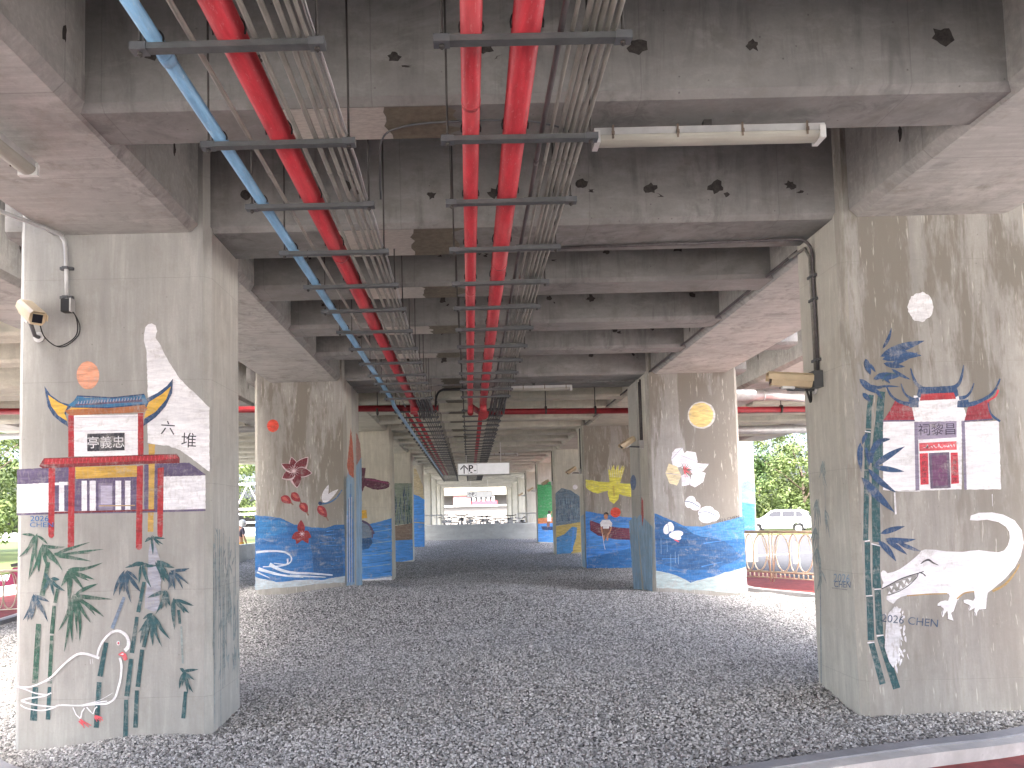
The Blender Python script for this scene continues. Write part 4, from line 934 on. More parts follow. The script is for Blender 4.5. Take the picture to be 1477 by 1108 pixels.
# ------------------------------------------------------------------ batten lights
M_CLIP=flat('rusty_clip',(.16,.12,.09),.6,.2,.3)
def batten(c,L_,axis,label):
    t=thing('batten_light',c,label,'batten light','batten lights'); x,y,z=c
    def bx(bm,a0,a1,b0,b1,z0,z1):
        if axis=='x': box(bm,x+a0,x+a1,y+b0,y+b1,z+z0,z+z1)
        else: box(bm,x+b0,x+b1,y+a0,y+a1,z+z0,z+z1)
    h=L_/2
    bm=NB(); bx(bm,-h,h,-.045,.045,.035,.075); bm2obj('housing',bm,M_LGREY,t)
    bm=NB(); n=9; prof=[(-.047,.037)]+[(.05*math.cos(a),.034-.040*math.sin(a)) for a in [math.pi-math.pi*k/n for k in range(n+1)]]+[(.047,.037)]
    prism(bm,[((y if axis=='x' else x)+p[0],z+p[1]) for p in prof],axis,(x if axis=='x' else y)-h+.03,(x if axis=='x' else y)+h-.03); bm2obj('diffuser',bm,M_LENS,t)
    for s in (-1,1):
        bm=NB(); bx(bm,min(s*(h-.03),s*h),max(s*(h-.03),s*h),-.053,.053,-.006,.06); bm2obj('end_cap',bm,M_WHT,t)
    for k in (-.42,-.14,.14,.42):
        bm=NB(); bx(bm,k*L_-.005,k*L_+.005,-.054,-.050,.012,.085); bx(bm,k*L_-.007,k*L_+.007,-.060,-.054,.03,.05); bm2obj('clip',bm,M_CLIP,t)
    bm=NB(); bx(bm,-.02,.02,-.02,.02,.075,.12); bm2obj('mount',bm,M_ROD,t)
    return t
batten((1.315,3.99,EYE+1.965),1.22,'x','long white batten light under the nearest cross beam')
batten((-2.42,3.58,EYE+1.965),1.22,'y','yellowish batten light under the left girder at the picture edge')
batten((1.05,11.98,EYE+1.965),1.2,'x','batten light under the beam at the joint gap, right of the racks')
batten((1.0,24.7,EYE+1.965),1.2,'x','distant batten light under the beam at the reed column')

# ------------------------------------------------------------------ CCTV cameras, wall conduits
def rotv(v,rz,rx):   # local camera frame: looks along -Y; pitch about X then heading about Z
    v=Vector(v); c,s=math.cos(rx),math.sin(rx); v=Vector((v.x,v.y*c-v.z*s,v.y*s+v.z*c)); c,s=math.cos(rz),math.sin(rz); return Vector((v.x*c-v.y*s,v.x*s+v.y*c,v.z))
def cctv(c,rz,rx,mount,nrm,label,scale=1.0):
    t=thing('security_camera',c,label,'security camera','security cameras'); C0=Vector(c)
    def put(name,bm,mat,par=t):
        for v in bm.verts: v.co=C0+rotv(v.co*scale,rz,rx)
        return bm2obj(name,bm,mat,par)
    bm=NB(); w,h=.052,.05
    prof=[(-w*.62,-h),(w*.62,-h),(w,-h*.35),(w*.92,h*.62),(-w*.92,h*.62),(-w,-h*.35)]
    prism(bm,prof,'y',-.105,.16); put('housing',bm,M_CREAM)
    bm=NB(); ov=[(-w*1.1,-h*.2),(-w*1.05,h*.55),(-w*.7,h*.92),(w*.7,h*.92),(w*1.05,h*.55),(w*1.1,-h*.2)]; inn=[(x*.93,z*.93-.001) for x,z in ov]
    prism(bm,ov+inn[::-1],'y',-.13,.165); put('sun_shield',bm,M_CREAM)
    bm=NB(); box(bm,-.03,.03,-.1085,-.1052,-.034,.022); put('window',bm,M_GLASS)
    bm=NB(); box(bm,-.034,.034,-.03,.05,-h-.016,-h-.001); put('cradle',bm,M_WHT)
    a=C0+rotv(Vector((0,.01,-h-.016))*scale,rz,rx); b=Vector(mount); n=Vector(nrm)
    bm=NB(); tube(bm,[a,b+n*.06,b+n*.012],.014*scale,8); bm2obj('arm',bm,M_DGREY,t)
    bm=NB(); tube(bm,[b,b+n*.014],.036*scale,16); bm2obj('wall_plate',bm,M_WHT,t)
    bm=NB()
    return t
Yf=5.4
p=onY(47,452,5.22); m=onY(57,487,Yf)
cam1=cctv(p,math.radians(47),math.radians(27),m,(0,-1,0),'cream security camera facing out from the gate column above the painted sun',1.05)
def cable(pts,r,par=None,name='cable',mat=None,label=None,cat=None):
    bm=NB(); tube(bm,smooth_line([tuple(q) for q in pts],6),r,6); o=bm2obj(name,bm,mat or M_BLK,par); 
    return tag(o,label,cat)
def smooth3(pts,n=6):
    out=[]; V=[Vector(q) for q in pts]
    for i in range(len(V)-1):
        p0,p1,p2,p3=[V[min(max(j,0),len(V)-1)] for j in (i-1,i,i+1,i+2)]
        for k in range(n):
            t=k/n; out.append(.5*((2*p1)+(p2-p0)*t+(2*p0-5*p1+4*p2-p3)*t*t+(3*p1-p0-3*p2+p3)*t**3))
    out.append(V[-1]); return out
smooth_line3=smooth3
def cable3(pts,r,par=None,name='cable',mat=None,label=None,cat=None):
    bm=NB(); tube(bm,smooth3(pts),r,6); return tag(bm2obj(name,bm,mat or M_BLK,par),label,cat)
for d in (0,3): cable3([onY(58,470,5.25),onY(64,486,5.32),onY(80,499,5.36),onY(95,499-d,5.37),onY(112-d,485,5.37),onY(115-d,470,5.37),onY(108,454,5.37),onY(101,447,5.36)],.004,cam1)
# conduit down the gate column
t=thing('wall_conduit',onY(96,445,Yf),'grey conduit bending from the girder soffit down the gate column','conduit')
zt=ZH-.004
A=onY(97,436,5.375); r_=.015
top=onY(95,335,5.375)
bm=NB(); tube(bm,[A]+smooth3([Vector((top.x+.005,5.375,zt-.22)),Vector((top.x,5.372,zt-.10)),Vector((top.x-.01,5.34,zt-.035)),Vector((top.x-.05,5.22,zt-.02)),Vector((top.x-.42,4.35,zt-.02)),Vector((top.x-.47,4.2,zt-.02))],5)+[Vector((top.x-.49,2.5,zt-.02))],r_,10); bm2obj('pipe',bm,M_LGREY,t)
for px,py in ((97,388),(97,430)):
    q=onY(px,py,5.39); bm=NB(); box(bm,q.x-.045,q.x+.045,5.372,5.4,q.z-.01,q.z+.01); box(bm,q.x-.02,q.x+.02,5.352,5.38,q.z-.009,q.z+.009); bm2obj('clamp',bm,M_DGREY,t)
q=onY(96,440,5.36); bm=NB(); box(bm,q.x-.032,q.x+.03,5.34,5.399,q.z-.05,q.z+.04); bm2obj('junction_box',bm,M_BLK,t)
bm=NB(); box(bm,q.x+.031,q.x+.042,5.335,5.399,q.z-.052,q.z+.045); bm2obj('box_cover',bm,M_LGREY,t)
# R1 inner face: conduit pair + camera
X=RX0; t=thing('wall_conduit',onX(1183,550,X),'grey conduit pair running down the inner face of the crocodile column','conduit')
za=onX(1183,535,X); yb=za.y
for k,(dy,mat) in enumerate(((0,M_DKCON),(.045,M_GALV))):
    y=yb+dy; bm=NB(); x=X-.016
    tube(bm,[Vector((x,y,za.z))]+smooth3([Vector((x,y,ZH-.25)),Vector((x-.005,y,ZH-.10)),Vector((x-.06,y+.02,ZH-.02)),Vector((x-.16,y+.05,ZH-.004))],5)+[Vector((x-.9,y+.08,ZH-.004)),Vector((.66,y+.12,ZH-.003))] if k==0 else [Vector((x,y,za.z)),Vector((x,y,ZH-.15)),Vector((x-.01,y+.05,ZH-.06))]+[Vector((X-.0-.02,y+.35,ZH-.03))],.012,8); bm2obj('pipe',bm,mat,t)
for pz in (430,520,395):
    q=onX(1180,pz,X); bm=NB(); box(bm,X-.032,X,yb-.03,yb+.075,q.z-.01,q.z+.01); bm2obj('clamp',bm,M_DGREY,t)
q=onX(1184,545,X); bm=NB(); box(bm,X-.07,X-.001,q.y-.04,q.y+.05,q.z-.075,q.z+.05); bm2obj('junction_box',bm,M_DGREY,t)
def side_cam(X,px,py,label,sc=1.0,conduit=True,boxs=True):
    m=onX(px,py,X); c=Vector((X-.24*sc,m.y-.05,m.z+.02))
    t=cctv(c,math.radians(-100),math.radians(-6),(X,m.y,m.z-.05),(-1,0,0),label,sc*1.1)
    cable3([Vector((X-.09,m.y-.03,m.z-.04)),Vector((X-.07,m.y-.03,m.z-.11)),Vector((X-.05,m.y-.01,m.z-.15)),Vector((X-.035,m.y+.01,m.z-.12)),Vector((X-.03,m.y+.02,m.z-.05))],.009,t)
    return t
side_cam(X,1176,552,'cream security camera on the inner face of the crocodile column')
def far_cam(X,Yc,px,py,label):
    m=onY(px,py,Yc); m.x=X; 
    t=cctv(Vector((X-.26,Yc,m.z+.02)),math.radians(-72),math.radians(30),(X,Yc,m.z-.04),(-1,0,0),label,.92)
    bm=NB(); box(bm,X-.06,X-.001,Yc-.05,Yc+.05,m.z-.06,m.z+.06); bm2obj('junction_box',bm,M_LGREY,t)
    bm=NB(); tube(bm,[(X-.015,Yc,m.z+.06),(X-.015,Yc,ZH-.03)],.014,6); bm2obj('conduit',bm,M_DKCON,t)
    return t
far_cam(RX0,11.75,922,641,'cream security camera on the inner face of the magnolia column')
far_cam(RX0,18.3,838,680,'cream security camera on the inner face of the yellow bird column')
far_cam(RX0,24.6,795,697,'small security camera on the slate reed column')
far_cam(RX0,30.7,772,707,'small security camera on the green painted column')
far_cam(RX0,36.7,759,714,'tiny security camera on the first bare column beyond the low wall')
# thin conduit along the lower inner edge of the right girder, column to column
for (y0,y1,lab) in ((6.2,11.42,'thin grey conduit along the right girder edge from crocodile to magnolia column'),(12.85,18.05,'thin grey conduit along the right girder edge from magnolia to yellow bird column')):
    pipe('conduit',[(2.745,y0,ZH+.03),(2.745,(y0+y1)/2,ZH+.03),(2.745,y1,ZH+.03)],.014,M_DKCON,lab,'conduit','girder edge conduits',8)
bm=NB(); tube(bm,[(RX0-.014,11.85,ZH-.05),(RX0-.014,11.85,EYE+1.1)],.013,8); tag(bm2obj('conduit',bm,M_DKCON),'dark vertical conduit on the magnolia column above its camera','conduit')
# flexible black hose over the gap near the racks
cable3([(-.52,12.5,ZT+.02),(-.5,12.45,ZT+.18),(-.42,12.4,ZH-.02),(-.2,12.4,ZH),(0,12.4,ZH-.01)],.018,None,'hose',M_BLK,'black flexible hose looping under the beam between the racks','hose')

# ------------------------------------------------------------------ pipes crossing the right outer bay
pipe('clad_duct',[(4.1,12.9,EYE+1.95),(5.2,12.9,EYE+1.96),(5.9,12.9,EYE+1.9),(8.0,12.9,EYE+1.88)],.10,M_SILV,'fat silver clad duct crossing the outer bay behind the magnolia column','duct',None,16,[((x,12.9,EYE+1.955),'x') for x in (4.5,5.0)])
pipe('grey_crossing_pipe',[(4.1,14.6,EYE+1.92),(8.4,14.6,EYE+1.87)],.045,M_DGREY,'grey pipe crossing the outer right bay behind the dark red main','pipe',None,10)
pipe('grey_crossing_pipe',[(4.1,17.2,EYE+1.85),(8.4,17.2,EYE+1.80)],.09,M_LGREY,'thick pale grey pipe crossing the outer right bay, farther back','pipe',None,12)
pipe('grey_crossing_pipe',[(-9.5,15.2,EYE+1.82),(-3.1,15.2,EYE+1.86)],.06,M_LGREY,'pale grey pipe crossing the outer left bay','pipe',None,10)

# ------------------------------------------------------------------ parking signs
def parking_sign(x0,x1,y,z0,z1,label):
    t=thing('parking_sign',((x0+x1)/2,y,z0),label,'sign','parking signs'); w=x1-x0; h=z1-z0
    bm=NB(); box(bm,x0+.02,x1-.02,y-.04,y+.04,z0+.02,z1-.02); bm2obj('panel',bm,M_SIGN,t)
    bm=NB()
    for a in ((x0,x1,z0,z0+.022),(x0,x1,z1-.022,z1),(x0,x0+.022,z0+.022,z1-.022),(x1-.022,x1,z0+.022,z1-.022)): box(bm,a[0],a[1],y-.048,y+.048,a[2],a[3])
    bm2obj('frame',bm,M_LGREY,t)
    yf=y-.043; ax=x0+.125*w; zm=(z0+z1)/2
    def flat(name,polys,mat=M_SIGNK):
        bm=NB()
        for pl in polys: prism(bm,pl,'y',yf,y-.039)
        return bm2obj(name,bm,mat,t)
    k=h*.36
    flat('arrow',[[(ax-.11*k,zm-k),(ax+.11*k,zm-k),(ax+.11*k,zm+.5*k),(ax-.11*k,zm+.5*k)],[(ax,zm+k),(ax+.85*k,zm+.12*k),(ax+.85*k,zm-.2*k),(ax,zm+.66*k)],[(ax,zm+k),(ax,zm+.66*k),(ax-.85*k,zm-.2*k),(ax-.85*k,zm+.12*k)]])
    cu=bpy.data.curves.new('t','FONT'); cu.body='P'; cu.size=1; o=bpy.data.objects.new('t',cu); COL.objects.link(o)
    cu.offset=.025; me=bpy.data.meshes.new_from_object(o.evaluated_get(bpy.context.evaluated_depsgraph_get())); bpy.data.objects.remove(o)
    bm=NB(); bm.from_mesh(me); xs=[v.co.x for v in bm.verts]; zs=[v.co.y for v in bm.verts]; s=h*.52/(max(zs)-min(zs)); px=x0+.215*w
    for v in bm.verts: v.co=Vector((px+(v.co.x-min(xs))*s*1.05,yf-.001,z0+.30*h+(v.co.y-min(zs))*s))
    bm2obj('letter',bm,M_SIGNK,t)
    bx0,bx1=x0+.20*w,x0+.375*w; th=.006
    flat('border',[[(bx0,z0+.14*h),(bx1,z0+.14*h),(bx1,z0+.14*h+th),(bx0,z0+.14*h+th)],[(bx0,z1-.14*h-th),(bx1,z1-.14*h-th),(bx1,z1-.14*h),(bx0,z1-.14*h)],[(bx0,z0+.14*h+th),(bx0+th,z0+.14*h+th),(bx0+th,z1-.14*h-th),(bx0,z1-.14*h-th)],[(bx1-th,z0+.14*h+th),(bx1,z0+.14*h+th),(bx1,z1-.14*h-th),(bx1-th,z1-.14*h-th)]])
    # tiny vehicle pictograms under / beside the letter
    def picto(cx,cz,s): return [[(cx-s,cz),(cx+s,cz),(cx+s,cz+.35*s),(cx+.55*s,cz+.45*s),(cx+.3*s,cz+.8*s),(cx-.5*s,cz+.8*s),(cx-.8*s,cz+.4*s),(cx-s,cz+.35*s)]]
    flat('pictogram',picto(x0+.262*w,z0+.19*h,.028*w*.9)+picto(x0+.335*w,z0+.33*h,.028*w*.9))
    for xr in (x0+.17*w,x1-.17*w):
        bm=NB(); tube(bm,[(xr,y,z1),(xr,y,ZD)],.014,8); bm2obj('hanger_rod',bm,M_WHT,t)
    return t
parking_sign(-.32,1.18,22.0,EYE+1.205,EYE+1.56,'white hanging parking sign with arrow, nearer and larger one')
parking_sign(-.15,1.32,44.0,EYE+1.13,EYE+1.48,'white hanging parking sign with arrow, farther and smaller one')

# ------------------------------------------------------------------ low wall, railings, bicycles at the far end
WY=35.1; wz=EYE-.30
bm=NB(); prism(bm,[(WY,.0),(WY+.25,.0),(WY+.25,wz),(WY+.03,wz),(WY,wz-.03)],'x',-8.1,4.6); tag(bm2obj('low_wall',bm,M_WALL),'low grey concrete wall closing the far end of the gravel','wall')
bm=NB(); prism(bm,[(-8.3,.0),(-8.05,.0),(-8.05,EYE-.78),(-8.3,EYE-.78)],'y',24.5,35.05); tag(bm2obj('low_wall',bm,M_WALL),'low grey wall along the left edge beyond the maroon flower column','wall')
def railing(p0,p1,z0,h,n,label,group,mat=M_BRASS,hoop=True):
    a=Vector((*p0,z0)); b=Vector((*p1,z0)); d=(b-a); L_=d.length; d.normalize(); nrm=Vector((-d.y,d.x,0))
    t=thing('railing',(a+b)/2,label,'railing',group); U=Vector((0,0,1))
    bm=NB(); tube(bm,[a+U*h,b+U*h],.026,8); bm2obj('top_rail',bm,mat,t)
    bm=NB(); tube(bm,[a+U*.12,b+U*.12],.018,8)
    k=0
    while k*.085<L_: q=a+d*(k*.085); tube(bm,[q+U*.02,q+U*.115],.013,6); k+=1
    tube(bm,[a+U*.02,b+U*.02],.014,6); bm2obj('bottom_rail',bm,mat,t)
    w=L_/n
    for i in range(n+1):
        q=a+d*w*i; bm=NB(); 
        for s in (-.03,.03): tube(bm,[q+d*s-U*.05,q+d*s+U*h],.014,6)
        bm2obj('post',bm,mat,t)
    if hoop:
        for i in range(n):
            c=a+d*w*(i+.5); bm=NB(); hh=h-.16
            for k,(off,rx) in enumerate(((0,.10),(-.25,.16),(.25,.16))):
                pts=[]
                for j in range(21):
                    an=math.pi*2*j/20; pts.append(c+d*w*(off+rx*math.sin(an)+.10*off*math.cos(an))+U*(.13+hh/2+hh/2*math.cos(an)*.97))
                tube(bm,pts,.012,6,cap=False)
            for s in (-1,1):
                tube(bm,[c+d*w*s*.46+U*(.14),c+d*w*s*.40+U*(.13+hh*.5),c+d*w*s*.30+U*(.13+hh*.95)],.010,6)
            bm2obj('hoop_panel',bm,mat,t)
    return t
zr=EYE-1.19
railing((4.75,14.2),(6.75,11.4),zr,.82,4,'bronze railing with oval hoops beside the red path on the right','bronze railings')
railing((-8.9,13.9),(-6.9,14.6),EYE-1.6,.82,3,'bronze hoop railing at the left edge in front of the scooter','bronze railings')
for x0,x1,side in ((-8.0,-1.0,'left'),(2.2,4.6,'right')): railing((x0,WY+.55),(x1,WY+.55),EYE-.72,.86,5 if side=='left' else 2,f'pale hoop railing behind the low grey wall on the {side}','pale railings',M_LGREY)
# bicycles: one prototype then copies
def bicycle(loc,label,group):
    t=thing('bicycle',loc,label,'bicycle',group); o=Vector(loc); R=.33
    for yy,nm in ((-.52,'wheel'),(.52,'wheel')):
        bm=NB(); tube(bm,[o+Vector((0,yy+R*math.cos(k*math.pi/12),R+R*math.sin(k*math.pi/12))) for k in range(25)],.032,6,cap=False)
        for k in range(8): tube(bm,[o+Vector((0,yy,R)),o+Vector((0,yy+R*math.cos(k*math.pi/4),R+R*math.sin(k*math.pi/4)))],.004,4)
        bm2obj(nm,bm,M_BLK,t)
    bm=NB(); V=lambda y,z,x=0:o+Vector((x,y,z))
    for s in ((V(-.05,.30),V(.22,.80)),(V(.22,.80),V(-.38,.78)),(V(-.38,.84),V(-.52,.33)),(V(-.05,.30),V(-.40,.68)),(V(-.05,.30),V(.52,.33)),(V(.22,.74),V(.52,.33))): tube(bm,s,.026,6)
    bm2obj('frame',bm,M_DKCON,t)
    bm=NB(); tube(bm,[V(-.38,.82),V(-.35,1.0),V(-.33,1.02)],.014,6); tube(bm,[V(-.22,1.06,-.28),V(-.36,1.02,-.10),V(-.36,1.02,.10),V(-.22,1.06,.28)],.024,6); bm2obj('handlebar',bm,M_BLK,t)
    bm=NB(); prism(bm,[(-.66,.92),(-.48,.92),(-.50,.78),(-.62,.78)],'x',-.11,.11); [setattr(v,'co',v.co+o) for v in bm.verts]; bm2obj('basket',bm,M_LGREY,t)
    bm=NB(); prism(bm,[(-.07,.36),(.07,.36),(.05,.22),(.02,.08),(-.02,.08),(-.05,.22)],'z',.88,.93); [setattr(v,'co',v.co+o) for v in bm.verts]; tube(bm,[V(.22,.78),V(.25,.89)],.014,6); bm2obj('saddle',bm,M_BLK,t)
    return t
bz=EYE-1.02
bp=bicycle((-.7,37.5,bz),'dark parked bicycle in the row just behind the low grey wall','bicycles behind the low wall')
for k in range(1,15):
    o=dup(bp,(-.95+.30*k+random.uniform(-.06,.06),37.4+random.uniform(-.4,.7),bz),random.choice((0,3.14))+random.uniform(-.75,.75),None,random.uniform(.84,1.12))
bp.location.x=-1.25; 

# ------------------------------------------------------------------ surroundings
bm=NB(); box(bm,-9.5,9.2,35.4,70,.0,EYE-1.03); tag(bm2obj('parking_floor',bm,M_CURB),kind='structure')
# grass verge and road markings on the right, lane edge
def grass_mat():
    m,nt,b=nmat('grass'); g=G(nt); f=g.noise((2,2,2),6,.7); h=g.noise((25,25,25),3,.7)
    c=g.mix(g.ramp(f,.3,.7),(.04,.075,.014),(.09,.10,.024)); c=g.mix(g.ramp(h,.4,.7,0,.5),c,(.03,.06,.012)); g.l(c,b.inputs['Base Color']); b.inputs['Roughness'].default_value=.95; return m
M_GRASS=grass_mat()
bm=NB(); box(bm,14,60,49.5,90,-.05,.06); box(bm,-60,-16,26,90,-.05,.06); tag(bm2obj('grass',bm,M_GRASS),kind='structure')
M_ROAD=flat('asphalt',(.045,.045,.047),.9,0,.25,(3,3,3))
bm=NB(); vs=[bm.verts.new(v) for v in ((6.45,14.9,.003),(60,14.9,.003),(60,49,.003),(6.45,49,.003))]; bm.faces.new(vs); tag(bm2obj('road',bm,M_ROAD),kind='structure')
M_LINE=flat('road_paint',(.62,.62,.60),.7,0,.12,(6,6,6))
bm=NB()
for p,q,w in (((9.7,23),(16,38),.18),((9.3,27),(20,33),.2)):
    a=Vector((*p,.007)); b=Vector((*q,.007)); d=(b-a).normalized(); n=Vector((-d.y,d.x,0))*w/2
    bm.faces.new([bm.verts.new(v) for v in (a-n,b-n,b+n,a+n)])
tag(bm2obj('road_marking',bm,M_LINE),kind='structure')
# ---- white sport utility car
def car():
    loc=Vector((21.8,54.5,.0)); t=thing('parked_car',loc,'white sport utility car parked before the green trees','car')
    MW=flat('car_paint_white',(.75,.76,.78),.25,0,.03); L0=loc
    # body: side outline lofted over three widths, length along X, nose to -X
    low=[(-2.2,.42),(-2.25,.75),(-2.1,.92),(-1.1,1.08),(2.05,1.12),(2.22,1.0),(2.25,.55),(2.15,.38),(1.78,.34),(1.7,.62),(1.5,.74),(1.25,.74),(1.05,.62),(.98,.34),(-.98,.34),(-1.05,.62),(-1.25,.74),(-1.5,.74),(-1.7,.62),(-1.78,.34)]
    bm=NB(); secs=[]
    for y,k,dz in ((-.90,.985,0),(-.86,1,0),(.86,1,0),(.90,.985,0)): secs.append([bm.verts.new(L0+Vector((x*k,y,z))) for x,z in low])
    n=len(low)
    for a,b in zip(secs,secs[1:]):
        for i in range(n): bm.faces.new((a[i],a[(i+1)%n],b[(i+1)%n],b[i]))
    bm.faces.new(secs[0]); bm.faces.new(secs[-1][::-1]); bmesh.ops.recalc_face_normals(bm,faces=bm.faces); bm2obj('body',bm,MW,t)
    cab=[(-1.05,1.07),(-.35,1.60),(0,1.66),(1.5,1.64),(1.95,1.45),(2.1,1.11)]
    bm=NB(); A=[bm.verts.new(L0+Vector((x,-.86+.18*(z-1.07)/.6,z))) for x,z in cab]; B=[bm.verts.new(L0+Vector((x,.86-.18*(z-1.07)/.6,z))) for x,z in cab]
    m=len(cab); bm.faces.new(A); bm.faces.new(B[::-1])
    for i in range(m): bm.faces.new((A[i],A[(i+1)%m],B[(i+1)%m],B[i]))
    bmesh.ops.recalc_face_normals(bm,faces=bm.faces); bm2obj('cabin',bm,MW,t)
    for s in (-1,1):
        for q in ([(-.72,1.14),(-.28,1.52),(.30,1.56),(.30,1.14)],[(.38,1.14),(.38,1.56),(1.15,1.55),(1.15,1.14)],[(1.23,1.14),(1.23,1.54),(1.5,1.5),(1.8,1.16)]):
            bm=NB(); vs=[bm.verts.new(L0+Vector((x,s*(.866-.18*(z-1.07)/.6),z))) for x,z in q]; bm.faces.new(vs if s<0 else vs[::-1]); bm2obj('window',bm,M_GLASS,t)
    bm=NB(); vs=[bm.verts.new(L0+Vector(p)) for p in ((2.11,-.6,1.16),(2.11,.6,1.16),(1.965,.55,1.44),(1.965,-.55,1.44))]; bm.faces.new(vs); bm2obj('window',bm,M_GLASS,t)
    bm=NB(); box(bm,2.25,2.262,-.35,.35,.72,.86); [setattr(v,'co',v.co+L0) for v in bm.verts]; bm2obj('number_plate',bm,M_SIGN,t)
    for x in (-1.38,1.38):
        for s in (-1,1):
            bm=NB(); disc_y(bm,L0+Vector((x,s*.80,.34)),.34,.22,24,'y'); w=bm2obj('wheel',bm,M_BLK,t)
            bm=NB(); disc_y(bm,L0+Vector((x,s*.905,.34)),.21,.02,18,'y'); bm2obj('rim',bm,M_LGREY,w)
    for s in (-1,1):
        bm=NB(); box(bm,2.19,2.24,min(s*.62,s*.88),max(s*.62,s*.88),.93,1.06); [setattr(v,'co',v.co+L0) for v in bm.verts]; bm2obj('tail_light',bm,M_DRED,t)
        bm=NB(); box(bm,-2.2,-2.1,min(s*.5,s*.86),max(s*.5,s*.86),.80,.9); [setattr(v,'co',v.co+L0) for v in bm.verts]; bm2obj('headlight',bm,M_LGREY,t)
        bm=NB(); box(bm,-.62,-.45,min(s*.92,s*1.05),max(s*.92,s*1.05),1.08,1.22); [setattr(v,'co',v.co+L0) for v in bm.verts]; bm2obj('mirror',bm,MW,t)
    t.rotation_euler=(0,0,math.radians(-28)); return t
car()
# ---- trees
def leaf_mat(name,a,b_):
    m,nt,b=nmat(name); g=G(nt); f=g.noise((.9,.9,.9),4,.6); o=g.n('ShaderNodeObjectInfo'); h=g.noise((14,14,14),2,.5)
    c=g.mix(g.ramp(f,.35,.65),a,b_); c=g.mix(g.ramp(h,.3,.7,0,.5),c,tuple(x*1.7 for x in b_)); g.l(c,b.inputs['Base Color']); b.inputs['Roughness'].default_value=.6
    b.inputs['Transmission Weight'].default_value=0; return m
M_LEAF=leaf_mat('leaves',(.022,.055,.010),(.05,.095,.018)); M_LEAF2=leaf_mat('leaves_yellowish',(.04,.075,.014),(.08,.11,.025)); M_BARK=flat('bark',(.12,.09,.065),.9,0,.4,(6,6,2))
def tree(loc,h,r,label,mat,seed,group,nc=46,nl=150,ls=.17):
    rnd=random.Random(seed); t=thing('tree',loc,label,'tree',group); o=Vector(loc)
    bm=NB(); tube(bm,[o,o+Vector((.05,.02,h*.3)),o+Vector((-.08,.05,h*.6))],[.17,.13,.07],8)
    for k in range(6):
        a=rnd.uniform(0,6.28); z=h*rnd.uniform(.25,.5); tube(bm,[o+Vector((0,0,z)),o+Vector((math.cos(a)*r*.35,math.sin(a)*r*.35,z+h*.16)),o+Vector((math.cos(a)*r*.7,math.sin(a)*r*.7,z+h*.28))],[.07,.045,.02],6)
    bm2obj('trunk',bm,M_BARK,t)
    vs=[]; fs=[]
    for c in range(nc):
        a=rnd.uniform(0,6.28); u=rnd.uniform(-.95,1); rr=r*math.sqrt(max(.05,1-u*u))*rnd.uniform(.45,1.05)
        cc=o+Vector((math.cos(a)*rr,math.sin(a)*rr,h*.55+u*h*.46)); cr=rnd.uniform(.38,.75)*r*.36
        for l in range(nl):
            d=Vector((rnd.gauss(0,1),rnd.gauss(0,1),rnd.gauss(0,.8))); d=d.normalized()*cr*rnd.uniform(.5,1.05); p=cc+d
            n=(d.normalized()+Vector((rnd.uniform(-.7,.7),rnd.uniform(-.7,.7),rnd.uniform(0,1)))).normalized(); s=ls*rnd.uniform(.6,1.3)
            x=n.orthogonal().normalized(); ang=rnd.uniform(0,6.28); y=n.cross(x); x,y=x*math.cos(ang)+y*math.sin(ang),y*math.cos(ang)-x*math.sin(ang)
            i=len(vs); vs+= [p-x*s*.5,p-y*s*.26+x*.05*s,p+x*s*.6,p+y*s*.26]; fs.append((i,i+1,i+2,i+3))
    L0=wloc(t); me=bpy.data.meshes.new('crown'); me.from_pydata([tuple(v-L0) for v in vs],[],fs); me.materials.append(mat)
    c=bpy.data.objects.new('crown',me); COL.objects.link(c); c.parent=t; return t
gr='leafy trees beside the viaduct'
T1=tree((26.5,61,0),8.5,4.2,'dense green tree directly behind the white car',M_LEAF2,1,gr,60,170,.24)
T2=tree((22,66,0),8.0,4.0,'green tree left of and behind the white car',M_LEAF,2,gr,60,170,.24)
T3=tree((-24,36,0),7.5,3.8,'pale green tree seen at the left picture edge above the scooter',M_LEAF2,3,gr,60,170,.22)
for k,(src,x,y,s) in enumerate(((T1,31,66,1.1),(T2,35,60,1.05),(T1,40,70,1.2),(T2,17,74,1.0),(T1,28,76,1.3),(T3,-28,41,1.15),(T3,-20,47,1.0),(T2,-32,50,1.2),(T3,-17,66,1.1),(T1,-24,60,1.0),(T2,14,90,1.0))):
    dup(src,(x,y,0),1.3*k+.7,('dense green tree farther right behind the row by the car' if x>0 else 'green tree farther back in the left roadside row'),s)
# ---- white steel frame seen through the left gap, kiosk-like
t=thing('steel_truss',(-13.5,46,0),'white steel truss frame beyond the left edge of the deck','steel frame')
bm=NB()
for z in (3.9,2.4,2.1,1.6): tube(bm,[(-20,46,z),(-9.5,46,z)],.07,6)
bm2obj('chord',bm,M_STEELW,t); bm=NB()
for k in range(8): x=-20+k*1.5; tube(bm,[(x,46,2.4),(x+.75,46,3.9),(x+1.5,46,2.4)],.055,6)
bm2obj('brace',bm,M_STEELW,t); bm=NB()
for x in (-20,-15,-9.6): tube(bm,[(x,46,0),(x,46,4.0)],.09,8)
bm2obj('post',bm,M_STEELW,t)
